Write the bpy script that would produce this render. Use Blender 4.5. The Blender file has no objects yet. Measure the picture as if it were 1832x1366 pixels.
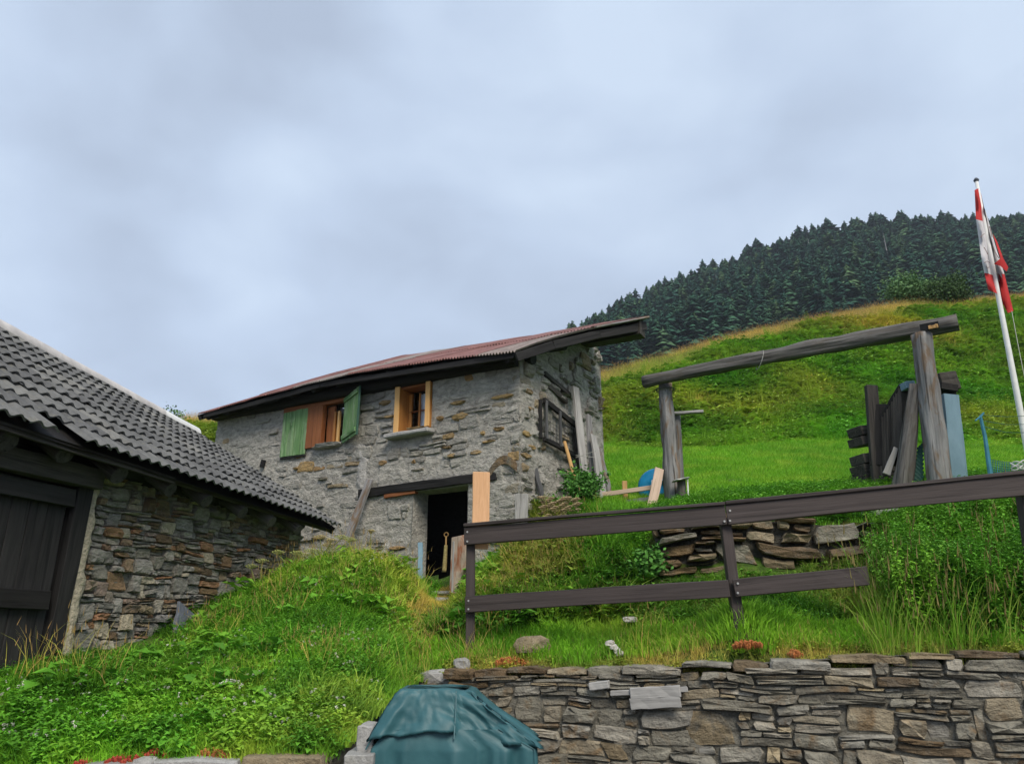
import bpy, bmesh, math, random
import numpy as np
from mathutils import Vector, Matrix, noise as mn

# ------------------------------------------------------------------ camera, sky, sun, exposure
SC = bpy.context.scene
F, TH, CZ = 1300.0, math.radians(18), 1.6          # focal length in photo pixels, upward tilt, eye height
CT, ST = math.cos(TH), math.sin(TH)
cam = bpy.data.cameras.new('camera'); cam.sensor_width = 36; cam.lens = 36*F/1832; cam.clip_end = 4000; cam.clip_start = .05
camo = bpy.data.objects.new('camera', cam); SC.collection.objects.link(camo)
camo.location = (0, 0, CZ); camo.rotation_euler = (math.pi/2+TH, 0, 0); SC.camera = camo

SC.view_settings.view_transform = 'Standard'; SC.view_settings.look = 'None'
SC.view_settings.gamma = 1; SC.view_settings.use_curve_mapping = False
SC.view_settings.exposure = 1.1
SUN_EL, SUN_AZ = math.radians(43), math.radians(161)   # azimuth clockwise from +Y
W = bpy.data.worlds.new('World'); SC.world = W; W.use_nodes = True
def world():
    nt = W.node_tree; nt.nodes.clear(); N = nt.nodes.new; L = nt.links.new
    out = N('ShaderNodeOutputWorld'); add = N('ShaderNodeMixShader'); add.inputs[0].default_value = .93
    sky = N('ShaderNodeTexSky'); sky.sky_type = 'NISHITA'; sky.sun_disc = False
    sky.sun_elevation = SUN_EL; sky.sun_rotation = SUN_AZ
    b1 = N('ShaderNodeBackground'); b1.inputs[1].default_value = .05; L(sky.outputs[0], b1.inputs[0])
    tc = N('ShaderNodeTexCoord'); mp = N('ShaderNodeMapping'); mp.inputs['Scale'].default_value = (1, 1, 1.7)
    mp.inputs['Location'].default_value = (1.7, .45, .9)
    L(tc.outputs['Generated'], mp.inputs[0])
    n1 = N('ShaderNodeTexNoise'); n1.inputs['Scale'].default_value = 2.3; n1.inputs['Detail'].default_value = 5; n1.inputs['Roughness'].default_value = .42
    n1.inputs['Distortion'].default_value = .35
    L(mp.outputs[0], n1.inputs['Vector'])
    r = N('ShaderNodeValToRGB'); e = r.color_ramp.elements
    e[0].position = .34; e[0].color = (.46, .545, .69, 1); e[1].position = .64; e[1].color = (.66, .78, .95, 1)
    m = r.color_ramp.elements.new(.5); m.color = (.565, .675, .85, 1)
    n2 = N('ShaderNodeTexNoise'); n2.inputs['Scale'].default_value = 6.5; n2.inputs['Detail'].default_value = 6; n2.inputs['Roughness'].default_value = .5; n2.inputs['Distortion'].default_value = .5
    L(mp.outputs[0], n2.inputs['Vector']); ma = N('ShaderNodeMath'); ma.operation = 'MULTIPLY_ADD'; ma.inputs[1].default_value = .22; mb = N('ShaderNodeMath'); mb.operation = 'MULTIPLY_ADD'; mb.inputs[1].default_value = .88; mb.inputs[2].default_value = -.05
    L(n1.outputs[0], mb.inputs[0]); L(n2.outputs[0], ma.inputs[0]); L(mb.outputs[0], ma.inputs[2]); L(ma.outputs[0], r.inputs[0])
    b2 = N('ShaderNodeBackground'); b2.inputs[1].default_value = .49; L(r.outputs[0], b2.inputs[0])
    L(b1.outputs[0], add.inputs[1]); L(b2.outputs[0], add.inputs[2]); L(add.outputs[0], out.inputs[0])
world()
sun = bpy.data.lights.new('sun', 'SUN'); sun.energy = 1.5; sun.angle = math.radians(28); sun.color = (1, .92, .79)
suno = bpy.data.objects.new('sun', sun); SC.collection.objects.link(suno)
_d = Vector((math.sin(SUN_AZ)*math.cos(SUN_EL), math.cos(SUN_AZ)*math.cos(SUN_EL), math.sin(SUN_EL)))
suno.rotation_euler = _d.to_track_quat('Z', 'Y').to_euler(); suno.location = _d*60

# ------------------------------------------------------------------ helpers
RNG = random.Random(7)
def ratio(px, py):
    u = (px-916)/F; v = (683-py)/F; d = CT-v*ST
    return u/d, (ST+v*CT)/d
def at(px, py, Y):
    a, b = ratio(px, py); return Vector((a*Y, Y, CZ+b*Y))
def on_wall(px, py, P0, D):
    """point of the vertical plane through P0 (x, y) along D (x, y) seen at px, py: (distance along D, z)"""
    a, b = ratio(px, py)
    m = (a*P0[1]-P0[0])/(D[0]-a*D[1]); Y = P0[1]+D[1]*m
    return m, CZ+b*Y
COL = SC.collection
def wmat(o):
    m = o.matrix_basis
    return wmat(o.parent) @ o.matrix_parent_inverse @ m if o.parent else m.copy()
def link(o, parent=None):
    COL.objects.link(o)
    if parent:
        w = wmat(parent); o.parent = parent; o.matrix_parent_inverse = w.inverted()
    return o
def tag(o, label=None, cat=None, group=None, kind=None):
    if label: o['label'] = label
    if cat: o['category'] = cat
    if group: o['group'] = group
    if kind: o['kind'] = kind
    return o
def thing(name, loc, label, cat, group=None):
    o = bpy.data.objects.new(name, None); o.location = loc; o.empty_display_size = .1
    return tag(link(o), label, cat, group)
def mesh(name, vs, fs, smooth=False):
    me = bpy.data.meshes.new(name); me.from_pydata([tuple(v) for v in vs], [], fs); me.update()
    if smooth: me.shade_smooth()
    return me
def mk(name, vs, fs, mat, parent=None, smooth=False):
    """one mesh object from world coordinates, its origin at the middle of its shape"""
    a = np.array([tuple(v) for v in vs], float); c = (a.min(0)+a.max(0))/2
    o = bpy.data.objects.new(name, mesh(name, a-c, fs, smooth)); o.location = c
    for m in (mat if isinstance(mat, (list, tuple)) else [mat]): o.data.materials.append(m)
    return link(o, parent)
def frame(p0, p1, up=(0, 0, 1)):
    x = Vector(p1)-Vector(p0); L = x.length; x.normalize(); u = Vector(up)
    y = u.cross(x)
    if y.length < 1e-4: y = Vector((0, 1, 0)).cross(x)
    y.normalize(); z = x.cross(y)
    M = Matrix((x, y, z)).transposed().to_4x4(); M.translation = Vector(p0); return M, L
def place(name, me, M, mat, parent=None):
    o = bpy.data.objects.new(name, me); o.matrix_basis = M
    if mat and not me.materials: me.materials.append(mat)
    return link(o, parent)
def board(name, p0, p1, w, t, mat, parent=None, up=(0, 0, 1), rough=.004, seg=5, bev=.006, endcut=0., taper=1.):
    """plank from p0 to p1; t is its size along 'up', w the other one; grain runs along local X"""
    M, L = frame(p0, p1, up); bm = bmesh.new(); rr = random.Random(hash((round(L, 3), name, round(p0[0], 2))) & 0xffff)
    rings = []; wx, wz = rr.gauss(0, .0025)*L, rr.gauss(0, .0015)*L
    for i in range(seg+1):
        f = i/seg; k = 1+(taper-1)*f; ring = []
        ec = endcut*(1 if i == seg else 0)
        for sy, sz in ((-1, -1), (1, -1), (1, 1), (-1, 1)):
            ring.append(bm.verts.new((L*f+ec*sy*w+rr.uniform(-1, 1)*rough*(i in (0, seg)), sy*w/2*k+rr.uniform(-1, 1)*rough+wx*math.sin(math.pi*f), sz*t/2*k+rr.uniform(-1, 1)*rough+wz*math.sin(math.pi*f))))
        rings.append(ring)
    for i in range(seg):
        for j in range(4):
            a, b = rings[i], rings[i+1]; bm.faces.new((a[j], a[(j+1) % 4], b[(j+1) % 4], b[j]))
    bm.faces.new(rings[0][::-1]); bm.faces.new(rings[-1]); bmesh.ops.recalc_face_normals(bm, faces=bm.faces)
    if bev:
        es = [e for e in bm.edges if e.calc_face_angle(0) > .7]
        bmesh.ops.bevel(bm, geom=es, offset=min(bev, t*.3, w*.3), segments=1, affect='EDGES')
    me = bpy.data.meshes.new(name); bm.to_mesh(me); bm.free()
    return place(name, me, M, mat, parent)
def log(name, p0, p1, r0, r1, mat, parent=None, n=12, seg=10, rough=.06, bend=0., flat=0., seed=1, groove=0.):
    M, L = frame(p0, p1); vs, fs = [], []
    for i in range(seg+1):
        f = i/seg; r = r0+(r1-r0)*f
        off = bend*math.sin(math.pi*f)
        for j in range(n):
            a = 2*math.pi*j/n
            k = r*(1+rough*mn.noise(Vector((f*L*2.2+seed*7.3, math.cos(a)*1.3, math.sin(a)*1.3))))
            if groove: k *= 1-groove*max(0, 1-5*abs(mn.noise(Vector((f*L*.35, a*1.9+seed, seed*2.7))))-.15)-groove*.4*abs(mn.noise(Vector((f*L*.8, a*4.1, seed*9.1))))
            sq = 1+flat*(abs(math.sin(2*a))**1.5)*.3
            vs.append((f*L, k*sq*math.cos(a), k*sq*math.sin(a)+off))
    for i in range(seg):
        for j in range(n):
            fs.append((i*n+j, i*n+(j+1) % n, (i+1)*n+(j+1) % n, (i+1)*n+j))
    fs.append(tuple(range(n))[::-1]); fs.append(tuple(range(seg*n, seg*n+n)))
    me = mesh(name, vs, fs)
    for p in me.polygons: p.use_smooth = len(p.vertices) == 4
    return place(name, me, M, mat, parent)
class MB:
    """collects faces for one mesh"""
    def __init__(s): s.v, s.f = [], []
    def add(s, vs, fs):
        n = len(s.v); s.v += [tuple(v) for v in vs]; s.f += [tuple(i+n for i in f) for f in fs]
    def box(s, c, X, Y, Z):
        c, X, Y, Z = map(Vector, (c, X, Y, Z))
        vs = [c+X*a+Y*b+Z*d for d in (-.5, .5) for b in (-.5, .5) for a in (-.5, .5)]
        s.add(vs, [(0, 2, 3, 1), (4, 5, 7, 6), (0, 1, 5, 4), (2, 6, 7, 3), (0, 4, 6, 2), (1, 3, 7, 5)])
    def tube(s, pts, r, n=5):
        pts = [Vector(p) for p in pts]; vs, fs = [], []
        for i, p in enumerate(pts):
            d = (pts[min(i+1, len(pts)-1)]-pts[max(i-1, 0)]).normalized()
            a = d.cross(Vector((.3, .2, 1)));
            if a.length < 1e-3: a = d.cross(Vector((1, 0, 0)))
            a.normalize(); b = d.cross(a); rr = r[i] if isinstance(r, (list, tuple)) else r
            vs += [p+(a*math.cos(2*math.pi*j/n)+b*math.sin(2*math.pi*j/n))*rr for j in range(n)]
        for i in range(len(pts)-1):
            fs += [(i*n+j, i*n+(j+1) % n, (i+1)*n+(j+1) % n, (i+1)*n+j) for j in range(n)]
        fs += [tuple(range(n))[::-1], tuple(range((len(pts)-1)*n, len(pts)*n))]
        s.add(vs, fs)
    def make(s, name, mat, parent=None, smooth=False): return mk(name, s.v, s.f, mat, parent, smooth)

# ------------------------------------------------------------------ materials
def newmat(name):
    m = bpy.data.materials.new(name); m.use_nodes = True; nt = m.node_tree
    b = nt.nodes['Principled BSDF']; b.inputs['Specular IOR Level'].default_value = .25
    return m, nt, b, nt.nodes.new, nt.links.new
def ramp(nt, fac, stops, interp='LINEAR'):
    r = nt.nodes.new('ShaderNodeValToRGB'); r.color_ramp.interpolation = interp
    while len(r.color_ramp.elements) < len(stops): r.color_ramp.elements.new(.5)
    for e, (p, c) in zip(r.color_ramp.elements, stops): e.position = p; e.color = (*c, 1)
    nt.links.new(fac, r.inputs[0]); return r.outputs[0]
def tnoise(nt, vec, scale, detail=4, rough=.55, dist=0):
    n = nt.nodes.new('ShaderNodeTexNoise'); n.inputs['Scale'].default_value = scale; n.inputs['Detail'].default_value = detail
    n.inputs['Roughness'].default_value = rough; n.inputs['Distortion'].default_value = dist
    if vec: nt.links.new(vec, n.inputs['Vector'])
    return n.outputs[0]
def coords(nt, scale=(1, 1, 1), which='Object', rnd=True):
    tc = nt.nodes.new('ShaderNodeTexCoord'); mp = nt.nodes.new('ShaderNodeMapping'); mp.inputs['Scale'].default_value = scale
    nt.links.new(tc.outputs[which], mp.inputs[0])
    if rnd:
        oi = nt.nodes.new('ShaderNodeObjectInfo'); k = nt.nodes.new('ShaderNodeMath'); k.operation = 'MULTIPLY'; k.inputs[1].default_value = 37
        nt.links.new(oi.outputs['Random'], k.inputs[0]); nt.links.new(k.outputs[0], mp.inputs['Location'])
    return mp.outputs[0]
def mixc(nt, fac, a, b, mode='MIX'):
    m = nt.nodes.new('ShaderNodeMix'); m.data_type = 'RGBA'; m.blend_type = mode
    for k, v in ((0, fac), (6, a), (7, b)):
        if isinstance(v, (int, float)): m.inputs[k].default_value = v
        elif isinstance(v, tuple): m.inputs[k].default_value = (*v, 1)
        else: nt.links.new(v, m.inputs[k])
    return m.outputs[2]
def bump(nt, b, h, strength, dist=.02):
    n = nt.nodes.new('ShaderNodeBump'); n.inputs['Strength'].default_value = strength; n.inputs['Distance'].default_value = dist
    nt.links.new(h, n.inputs['Height']); nt.links.new(n.outputs[0], b.inputs['Normal'])
def rndfac(nt):
    """random value per object and per loose piece"""
    oi = nt.nodes.new('ShaderNodeObjectInfo'); ge = nt.nodes.new('ShaderNodeNewGeometry'); a = nt.nodes.new('ShaderNodeMath'); a.operation = 'ADD'
    nt.links.new(oi.outputs['Random'], a.inputs[0]); nt.links.new(ge.outputs['Random Per Island'], a.inputs[1])
    f = nt.nodes.new('ShaderNodeMath'); f.operation = 'FRACT'; nt.links.new(a.outputs[0], f.inputs[0]); return f.outputs[0]
def rock(name, stops, grain=(6, 6, 22), bstr=.7, contrast=(.55, 1.35), lichen=.25, lich=(.42, .40, .30), rough=.9, stain=None):
    m, nt, b, N, L = newmat(name)
    base = ramp(nt, rndfac(nt), stops)
    v = coords(nt, grain); n1 = tnoise(nt, v, 1, 6, .65, .4)
    lo, hi = contrast
    c = mixc(nt, 1.0, base, ramp(nt, n1, [(.3, (lo,)*3), (.7, (hi,)*3)]), 'MULTIPLY')
    v2 = coords(nt); n2 = tnoise(nt, v2, 9, 5, .6)
    if stain:
        n4 = tnoise(nt, v2, 4.5, 4, .6, .6)
        c = mixc(nt, ramp(nt, n4, [(.54, (0,)*3), (.68, (.75,)*3)]), c, mixc(nt, 1.0, stain, ramp(nt, n1, [(.3, (lo,)*3), (.7, (hi,)*3)]), 'MULTIPLY'))
    if lichen: c = mixc(nt, ramp(nt, n2, [(.58, (0,)*3), (.66, (lichen,)*3)]), c, lich)
    L(c, b.inputs['Base Color']); b.inputs['Roughness'].default_value = rough
    n3 = tnoise(nt, v2, 30, 6, .7); ad = N('ShaderNodeMath'); ad.operation = 'ADD'; L(n1, ad.inputs[0]); L(n3, ad.inputs[1])
    n5 = tnoise(nt, v2, 8, 5, .65, .5); a2 = N('ShaderNodeMath'); a2.operation = 'MULTIPLY_ADD'; a2.inputs[1].default_value = 1.3; L(n5, a2.inputs[0]); L(ad.outputs[0], a2.inputs[2])
    bump(nt, b, a2.outputs[0], bstr, .05)
    return m
def wood(name, c1, c2, grain=(1.2, 16, 16), rough=.8, bstr=.5, blotch=None, var=.25, crack=.6, spec=.25):
    m, nt, b, N, L = newmat(name)
    v = coords(nt, grain); n1 = tnoise(nt, v, 1, 6, .7, .5)
    c = ramp(nt, n1, [(.3, c1), (.72, c2)])
    v3 = coords(nt, (grain[0]*.5, grain[1]*2.2, grain[2]*2.2)); n3 = tnoise(nt, v3, 1, 3, .6)
    c = mixc(nt, 1.0, c, ramp(nt, n3, [(.34, (1-crack,)*3), (.44, (1,)*3)]), 'MULTIPLY')
    if blotch:
        n2 = tnoise(nt, coords(nt, (1, 3, 3)), 2.2, 4, .6, .8)
        c = mixc(nt, ramp(nt, n2, [(.5, (0,)*3), (.62, (.85,)*3)]), c, mixc(nt, 1.0, blotch, ramp(nt, n1, [(.3, (.6,)*3), (.7, (1.3,)*3)]), 'MULTIPLY'))
    c = mixc(nt, 1.0, c, ramp(nt, rndfac(nt), [(0, (1-var,)*3), (1, (1+var,)*3)]), 'MULTIPLY')
    L(c, b.inputs['Base Color']); b.inputs['Roughness'].default_value = rough; b.inputs['Specular IOR Level'].default_value = spec
    ad = N('ShaderNodeMath'); ad.operation = 'ADD'; L(n1, ad.inputs[0]); L(n3, ad.inputs[1])
    bump(nt, b, ad.outputs[0], bstr, .012)
    return m
def plain(name, c, rough=.6, var=0., nscale=6, ns=(.8, 1.2), metal=0., bstr=.0):
    m, nt, b, N, L = newmat(name); v = coords(nt)
    n = tnoise(nt, v, nscale, 5, .6)
    cc = mixc(nt, 1.0, c, ramp(nt, n, [(.3, (ns[0],)*3), (.7, (ns[1],)*3)]), 'MULTIPLY')
    L(cc, b.inputs['Base Color']); b.inputs['Roughness'].default_value = rough; b.inputs['Metallic'].default_value = metal
    if bstr: bump(nt, b, n, bstr, .01)
    return m
def leafmat(name, green, dry, hi=1.35, trans=.25):
    """green to straw by the 'dry' value of each plant, lighter or darker by its 'tint'"""
    m, nt, b, N, L = newmat(name)
    def attr(n):
        a = N('ShaderNodeAttribute'); a.attribute_type = 'INSTANCER'; a.attribute_name = n; return a.outputs['Fac']
    c = mixc(nt, attr('dry'), green, dry)
    c = mixc(nt, 1.0, c, ramp(nt, attr('tint'), [(0, (.48, .52, .5)), (.5, (1, 1, 1)), (1, (hi*1.05, hi, hi*.8))]), 'MULTIPLY')
    ge = N('ShaderNodeNewGeometry')
    c = mixc(nt, 1.0, c, ramp(nt, ge.outputs['Random Per Island'], [(0, (.7,)*3), (1, (1.3,)*3)]), 'MULTIPLY')
    L(c, b.inputs['Base Color']); b.inputs['Roughness'].default_value = .6; b.inputs['Specular IOR Level'].default_value = .2
    tr = N('ShaderNodeBsdfTranslucent'); L(c, tr.inputs[0]); mx = N('ShaderNodeMixShader'); mx.inputs[0].default_value = trans
    L(b.outputs[0], mx.inputs[1]); L(tr.outputs[0], mx.inputs[2]); L(mx.outputs[0], nt.nodes['Material Output'].inputs[0])
    return m
GREY = [(0, (.17, .155, .125)), (.2, (.31, .29, .235)), (.4, (.23, .21, .165)), (.55, (.38, .36, .31)), (.66, (.34, .285, .20)), (.78, (.44, .35, .21)), (.88, (.27, .26, .235)), (1, (.47, .42, .33))]
BARN = [(0, (.17, .163, .14)), (.2, (.31, .295, .26)), (.4, (.22, .205, .165)), (.56, (.37, .355, .32)), (.66, (.28, .19, .11)), (.76, (.33, .17, .085)), (.86, (.26, .255, .24)), (1, (.42, .37, .27))]
M = {}
M['stone'] = rock('retaining_stone', GREY, (5, 5, 16), .8, (.5, 1.35), .3, (.33, .32, .25), stain=(.24, .15, .07))
M['barn_stone'] = rock('barn_stone', BARN, (8, 8, 26), .8, (.55, 1.4), .2)
M['brown_stone'] = rock('brown_stone', [(0, (.22, .15, .08)), (.5, (.17, .12, .075)), (1, (.30, .24, .15))], (5, 5, 20), .9, (.5, 1.4), .2, stain=(.13, .125, .11))
M['house_stone'] = rock('house_stone', [(0, (.33, .31, .275)), (.3, (.43, .41, .365)), (.6, (.49, .47, .42)), (.8, (.41, .39, .345)), (.92, (.40, .33, .22)), (1, (.36, .27, .16))], (6, 6, 20), 1.0, (.55, 1.25), .6, (.45, .43, .385))
M['ochre_stone'] = rock('ochre_stone', [(0, (.36, .23, .11)), (.5, (.42, .29, .13)), (1, (.28, .20, .12))], (6, 6, 20), .9, (.6, 1.3), .35, (.28, .27, .25))
M['dark_slab'] = rock('dark_slab', [(0, (.10, .115, .14)), (1, (.13, .14, .16))], (5, 5, 12), .5, (.7, 1.25), .2, (.25, .2, .15))
M['granite'] = rock('granite', [(0, (.30, .295, .28)), (1, (.38, .37, .355))], (30, 30, 30), .4, (.75, 1.2), .12)
M['white_rock'] = rock('white_rock', [(0, (.55, .52, .48)), (1, (.66, .62, .58))], (14, 14, 14), .6, (.7, 1.15), .1)
M['tan_rock'] = rock('tan_rock', [(0, (.30, .23, .14)), (1, (.33, .27, .18))], (8, 8, 10), .8, (.65, 1.3), .3)
M['mortar'] = rock('grey_mortar', [(0, (.48, .455, .405)), (1, (.48, .455, .405))], (8, 8, 15), 1.0, (.5, 1.25), .5, (.52, .50, .45))
M['joint'] = rock('dark_joint', [(0, (.07, .065, .055)), (1, (.085, .08, .065))], (9, 9, 14), 1.0, (.6, 1.4), .2, (.16, .15, .12))
M['wall_mortar'] = rock('wall_mortar', [(0, (.24, .225, .185)), (1, (.24, .225, .185))], (12, 12, 14), 1.0, (.5, 1.3), .3, (.26, .25, .22))
M['beige_mortar'] = rock('beige_mortar', [(0, (.58, .50, .36)), (1, (.62, .55, .41))], (25, 25, 25), 1.0, (.65, 1.15), 0)
M['pale_mortar'] = rock('pale_mortar', [(0, (.52, .50, .47)), (1, (.52, .50, .47))], (14, 14, 14), 1.0, (.7, 1.15), 0)
M['soil'] = rock('soil', [(0, (.06, .05, .03)), (1, (.07, .055, .035))], (4, 4, 4), .8, (.6, 1.4), 0)
M['fence_wood'] = wood('dark_stained_wood', (.045, .036, .034), (.075, .060, .056), (.9, 14, 14), .62, .35, None, .1, .35)
M['grey_wood'] = wood('weathered_wood', (.16, .155, .155), (.34, .33, .325), (1.2, 15, 15), .85, .7, (.20, .13, .075), .2)
M['log_wood'] = wood('weathered_log', (.05, .047, .044), (.20, .19, .178), (.8, 11, 11), .88, 1.0, (.10, .088, .075), .1, .75)
M['pale_wood'] = wood('bleached_wood', (.26, .25, .24), (.42, .41, .39), (1.2, 14, 14), .85, .5, None, .12, .45)
M['post_wood'] = wood('gatepost_wood', (.10, .10, .10), (.30, .295, .29), (.9, 10, 10), .85, 1.0, (.15, .10, .06), .1, .75)
M['dark_wood'] = wood('old_dark_wood', (.012, .011, .011), (.035, .033, .032), (1.2, 14, 14), .8, .5, None, .2)
M['black_wood'] = wood('near_black_wood', (.010, .009, .009), (.022, .02, .019), (1.2, 14, 14), .8, .4, None, .2)  # near-black grained wood for roof undersides, floors and dark boards
M['char_wood'] = wood('dark_stub_wood', (.03, .027, .024), (.09, .08, .07), (1.2, 14, 14), .8, .6, None, .25)
M['rafter_wood'] = wood('old_rafter_wood', (.032, .029, .026), (.085, .078, .07), (1.2, 14, 14), .85, .7, None, .3)
M['lattice_wood'] = wood('lattice_wood', (.05, .05, .052), (.12, .12, .122), (1.2, 16, 16), .8, .5, None, .2)
M['red_wood'] = wood('red_brown_frame', (.19, .062, .022), (.33, .125, .045), (1.2, 12, 12), .65, .3, None, .15, .35)
M['orange_wood'] = wood('orange_varnish', (.38, .15, .035), (.52, .24, .07), (1.2, 10, 10), .5, .2, None, .1, .2)
M['honey_wood'] = wood('honey_wood', (.66, .36, .12), (.80, .48, .19), (1.2, 10, 10), .5, .2, None, .08, .15)  # lighter orange, also painted on the lit edges of the orange window
M['new_board'] = wood('new_board', (.62, .34, .17), (.78, .47, .26), (3, 30, 30), .7, .25, None, .05, .15)
M['pink_wood'] = wood('fresh_plank', (.42, .30, .22), (.60, .46, .36), (1.2, 14, 14), .75, .3, None, .1, .3)
M['tan_wood'] = wood('tan_wood', (.42, .24, .09), (.58, .36, .15), (1.2, 14, 14), .75, .3, None, .1, .3)
M['green_wood'] = wood('green_paint', (.075, .18, .055), (.20, .34, .14), (1.1, 11, 11), .6, .35, (.25, .36, .19), .1, .35)
M['green_edge'] = wood('green_shutter_frame', (.03, .085, .06), (.06, .13, .09), (1.1, 11, 11), .6, .3, None, .1, .3)
M['blue_board'] = wood('pale_blue_board', (.13, .22, .28), (.20, .31, .38), (1.5, 5, 5), .6, .15, None, .05, .2)
M['rust_panel'] = wood('rusty_panel', (.22, .17, .13), (.42, .35, .28), (2, 6, 6), .75, .4, (.24, .075, .025), .1, .4)
M['red_sheet'] = None
def sheet_mat():
    m, nt, b, N, L = newmat('faded_red_sheet')
    r = rndfac(nt); base = ramp(nt, r, [(0, (.20, .095, .085)), (.5, (.26, .125, .11)), (.8, (.23, .12, .11)), (.92, (.25, .21, .19)), (1, (.30, .27, .25))])
    n = tnoise(nt, coords(nt, (2, 2, 2)), 3, 5, .65); n2 = tnoise(nt, coords(nt), 14, 4, .6)
    c = mixc(nt, 1.0, base, ramp(nt, n, [(.3, (.65,)*3), (.7, (1.25,)*3)]), 'MULTIPLY')
    c = mixc(nt, ramp(nt, n2, [(.56, (0,)*3), (.68, (.6,)*3)]), c, (.12, .06, .035))
    L(c, b.inputs['Base Color']); b.inputs['Roughness'].default_value = .6; bump(nt, b, n2, .1, .01); return m
M['red_sheet'] = sheet_mat()
M['tile'] = rock('concrete_tile', [(0, (.12, .12, .12)), (.4, (.15, .15, .148)), (.85, (.175, .175, .17)), (1, (.215, .21, .195))], (9, 5, 14), .6, (.7, 1.2), .35, (.22, .21, .16))
M['ridge_cap'] = plain('pale_ridge', (.55, .52, .50), .7, nscale=5, ns=(.75, 1.15), bstr=.15)
M['white_paint'] = plain('white_paint', (.74, .74, .72), .45, ns=(.9, 1.08))
M['metal'] = plain('grey_metal', (.35, .35, .34), .5, metal=.6)
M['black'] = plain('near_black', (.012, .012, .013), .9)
M['wire'] = plain('thin_wire', (.45, .44, .40), .5)
M['curtain'] = plain('white_curtain', (.55, .60, .66), .9, nscale=12, ns=(.85, 1.1))
M['blue_plastic'] = plain('bright_blue_plastic', (.02, .30, .55), .4, ns=(.85, 1.15))
M['teal_plastic'] = plain('dull_teal_plastic', (.06, .16, .21), .5, ns=(.85, 1.15))
M['net'] = plain('blue_net', (.05, .20, .27), .7)
M['white_net'] = plain('white_cord', (.6, .6, .58), .7)
M['flag_red'] = plain('flag_red', (.50, .035, .035), .8, nscale=9, ns=(.85, 1.1))
M['flag_white'] = plain('flag_white', (.62, .60, .62), .8, nscale=9, ns=(.85, 1.08))
M['print'] = plain('faded_print', (.28, .20, .17), .8)
M['green_sheet'] = plain('green_corrugated', (.03, .11, .085), .5, ns=(.8, 1.2))
M['sedum'] = plain('red_sedum', (.36, .055, .035), .7, nscale=40, ns=(.5, 1.4))
M['sedum_o'] = plain('orange_sedum', (.42, .15, .05), .7, nscale=40, ns=(.5, 1.4))
M['stem'] = plain('plant_stem', (.16, .17, .05), .7)
M['umbel'] = plain('umbel_tan', (.36, .29, .12), .8, nscale=30, ns=(.6, 1.3))
M['umbel_g'] = plain('umbel_green', (.30, .33, .10), .8, nscale=30, ns=(.6, 1.3))
M['dry_flower'] = plain('dry_flower', (.46, .35, .21), .85, nscale=30, ns=(.6, 1.3))
def tarp_mat():
    m, nt, b, N, L = newmat('teal_cover_cloth'); v = coords(nt)
    n = tnoise(nt, v, 5, 5, .6, .5); c = ramp(nt, n, [(.3, (.022, .085, .098)), (.7, (.040, .128, .145))])
    L(c, b.inputs['Base Color']); b.inputs['Roughness'].default_value = .5; b.inputs['Specular IOR Level'].default_value = .4
    n1 = tnoise(nt, coords(nt, (1.5, 1.5, .7)), 2.6, 2, .4, .2); n2 = tnoise(nt, v, 160, 2, .5)
    ad = N('ShaderNodeMath'); ad.operation = 'MULTIPLY_ADD'; ad.inputs[1].default_value = .04; L(n2, ad.inputs[0]); L(n1, ad.inputs[2])
    bump(nt, b, ad.outputs[0], .4, .06); return m
M['tarp'] = tarp_mat()
def glass_mat():
    m, nt, b, N, L = newmat('window_glass'); b.inputs['Base Color'].default_value = (.9, .95, 1, 1); b.inputs['Roughness'].default_value = .03
    b.inputs['Transmission Weight'].default_value = 1; b.inputs['IOR'].default_value = 1.2; b.inputs['Specular IOR Level'].default_value = .5; return m
M['glass'] = glass_mat()

# ------------------------------------------------------------------ stones
def stone_geo(outline, O, S, N, proud, depth, rr, dome=.25, inset=.12):
    """one stone: outline in (along, z) of its wall; three rings and a front facet"""
    n = len(outline); cs = sum(p[0] for p in outline)/n; ch = sum(p[1] for p in outline)/n
    P = lambda s, h, d: (O[0]+S[0]*s+N[0]*d, O[1]+S[1]*s+N[1]*d, h)
    vs = [P(s, h, -depth) for s, h in outline]
    vs += [P(s, h, proud*(1-dome)-rr.random()*.3*proud) for s, h in outline]
    tl = rr.uniform(-.25, .25)*proud
    hh = max(p[1] for p in outline)-min(p[1] for p in outline)
    for s, h in outline:
        k = inset*rr.uniform(.5, 1.6); kk = min(k, .35)
        vs.append(P(s+(cs-s)*kk*.5, h+(ch-h)*kk*1.3, proud*(1+rr.uniform(-.25, .25))+tl*(h-ch)/max(hh, .01)))
    vs.append(P(cs+rr.uniform(-.1, .1)*hh, ch+rr.uniform(-.15, .15)*hh, proud*(1+rr.uniform(-.15, .15)))); c = 3*n
    fs = []
    for i in range(n):
        j = (i+1) % n
        fs += [(i, j, n+j, n+i), (n+i, n+j, 2*n+j, 2*n+i), (2*n+i, 2*n+j, c)]
    return vs, fs
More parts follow.
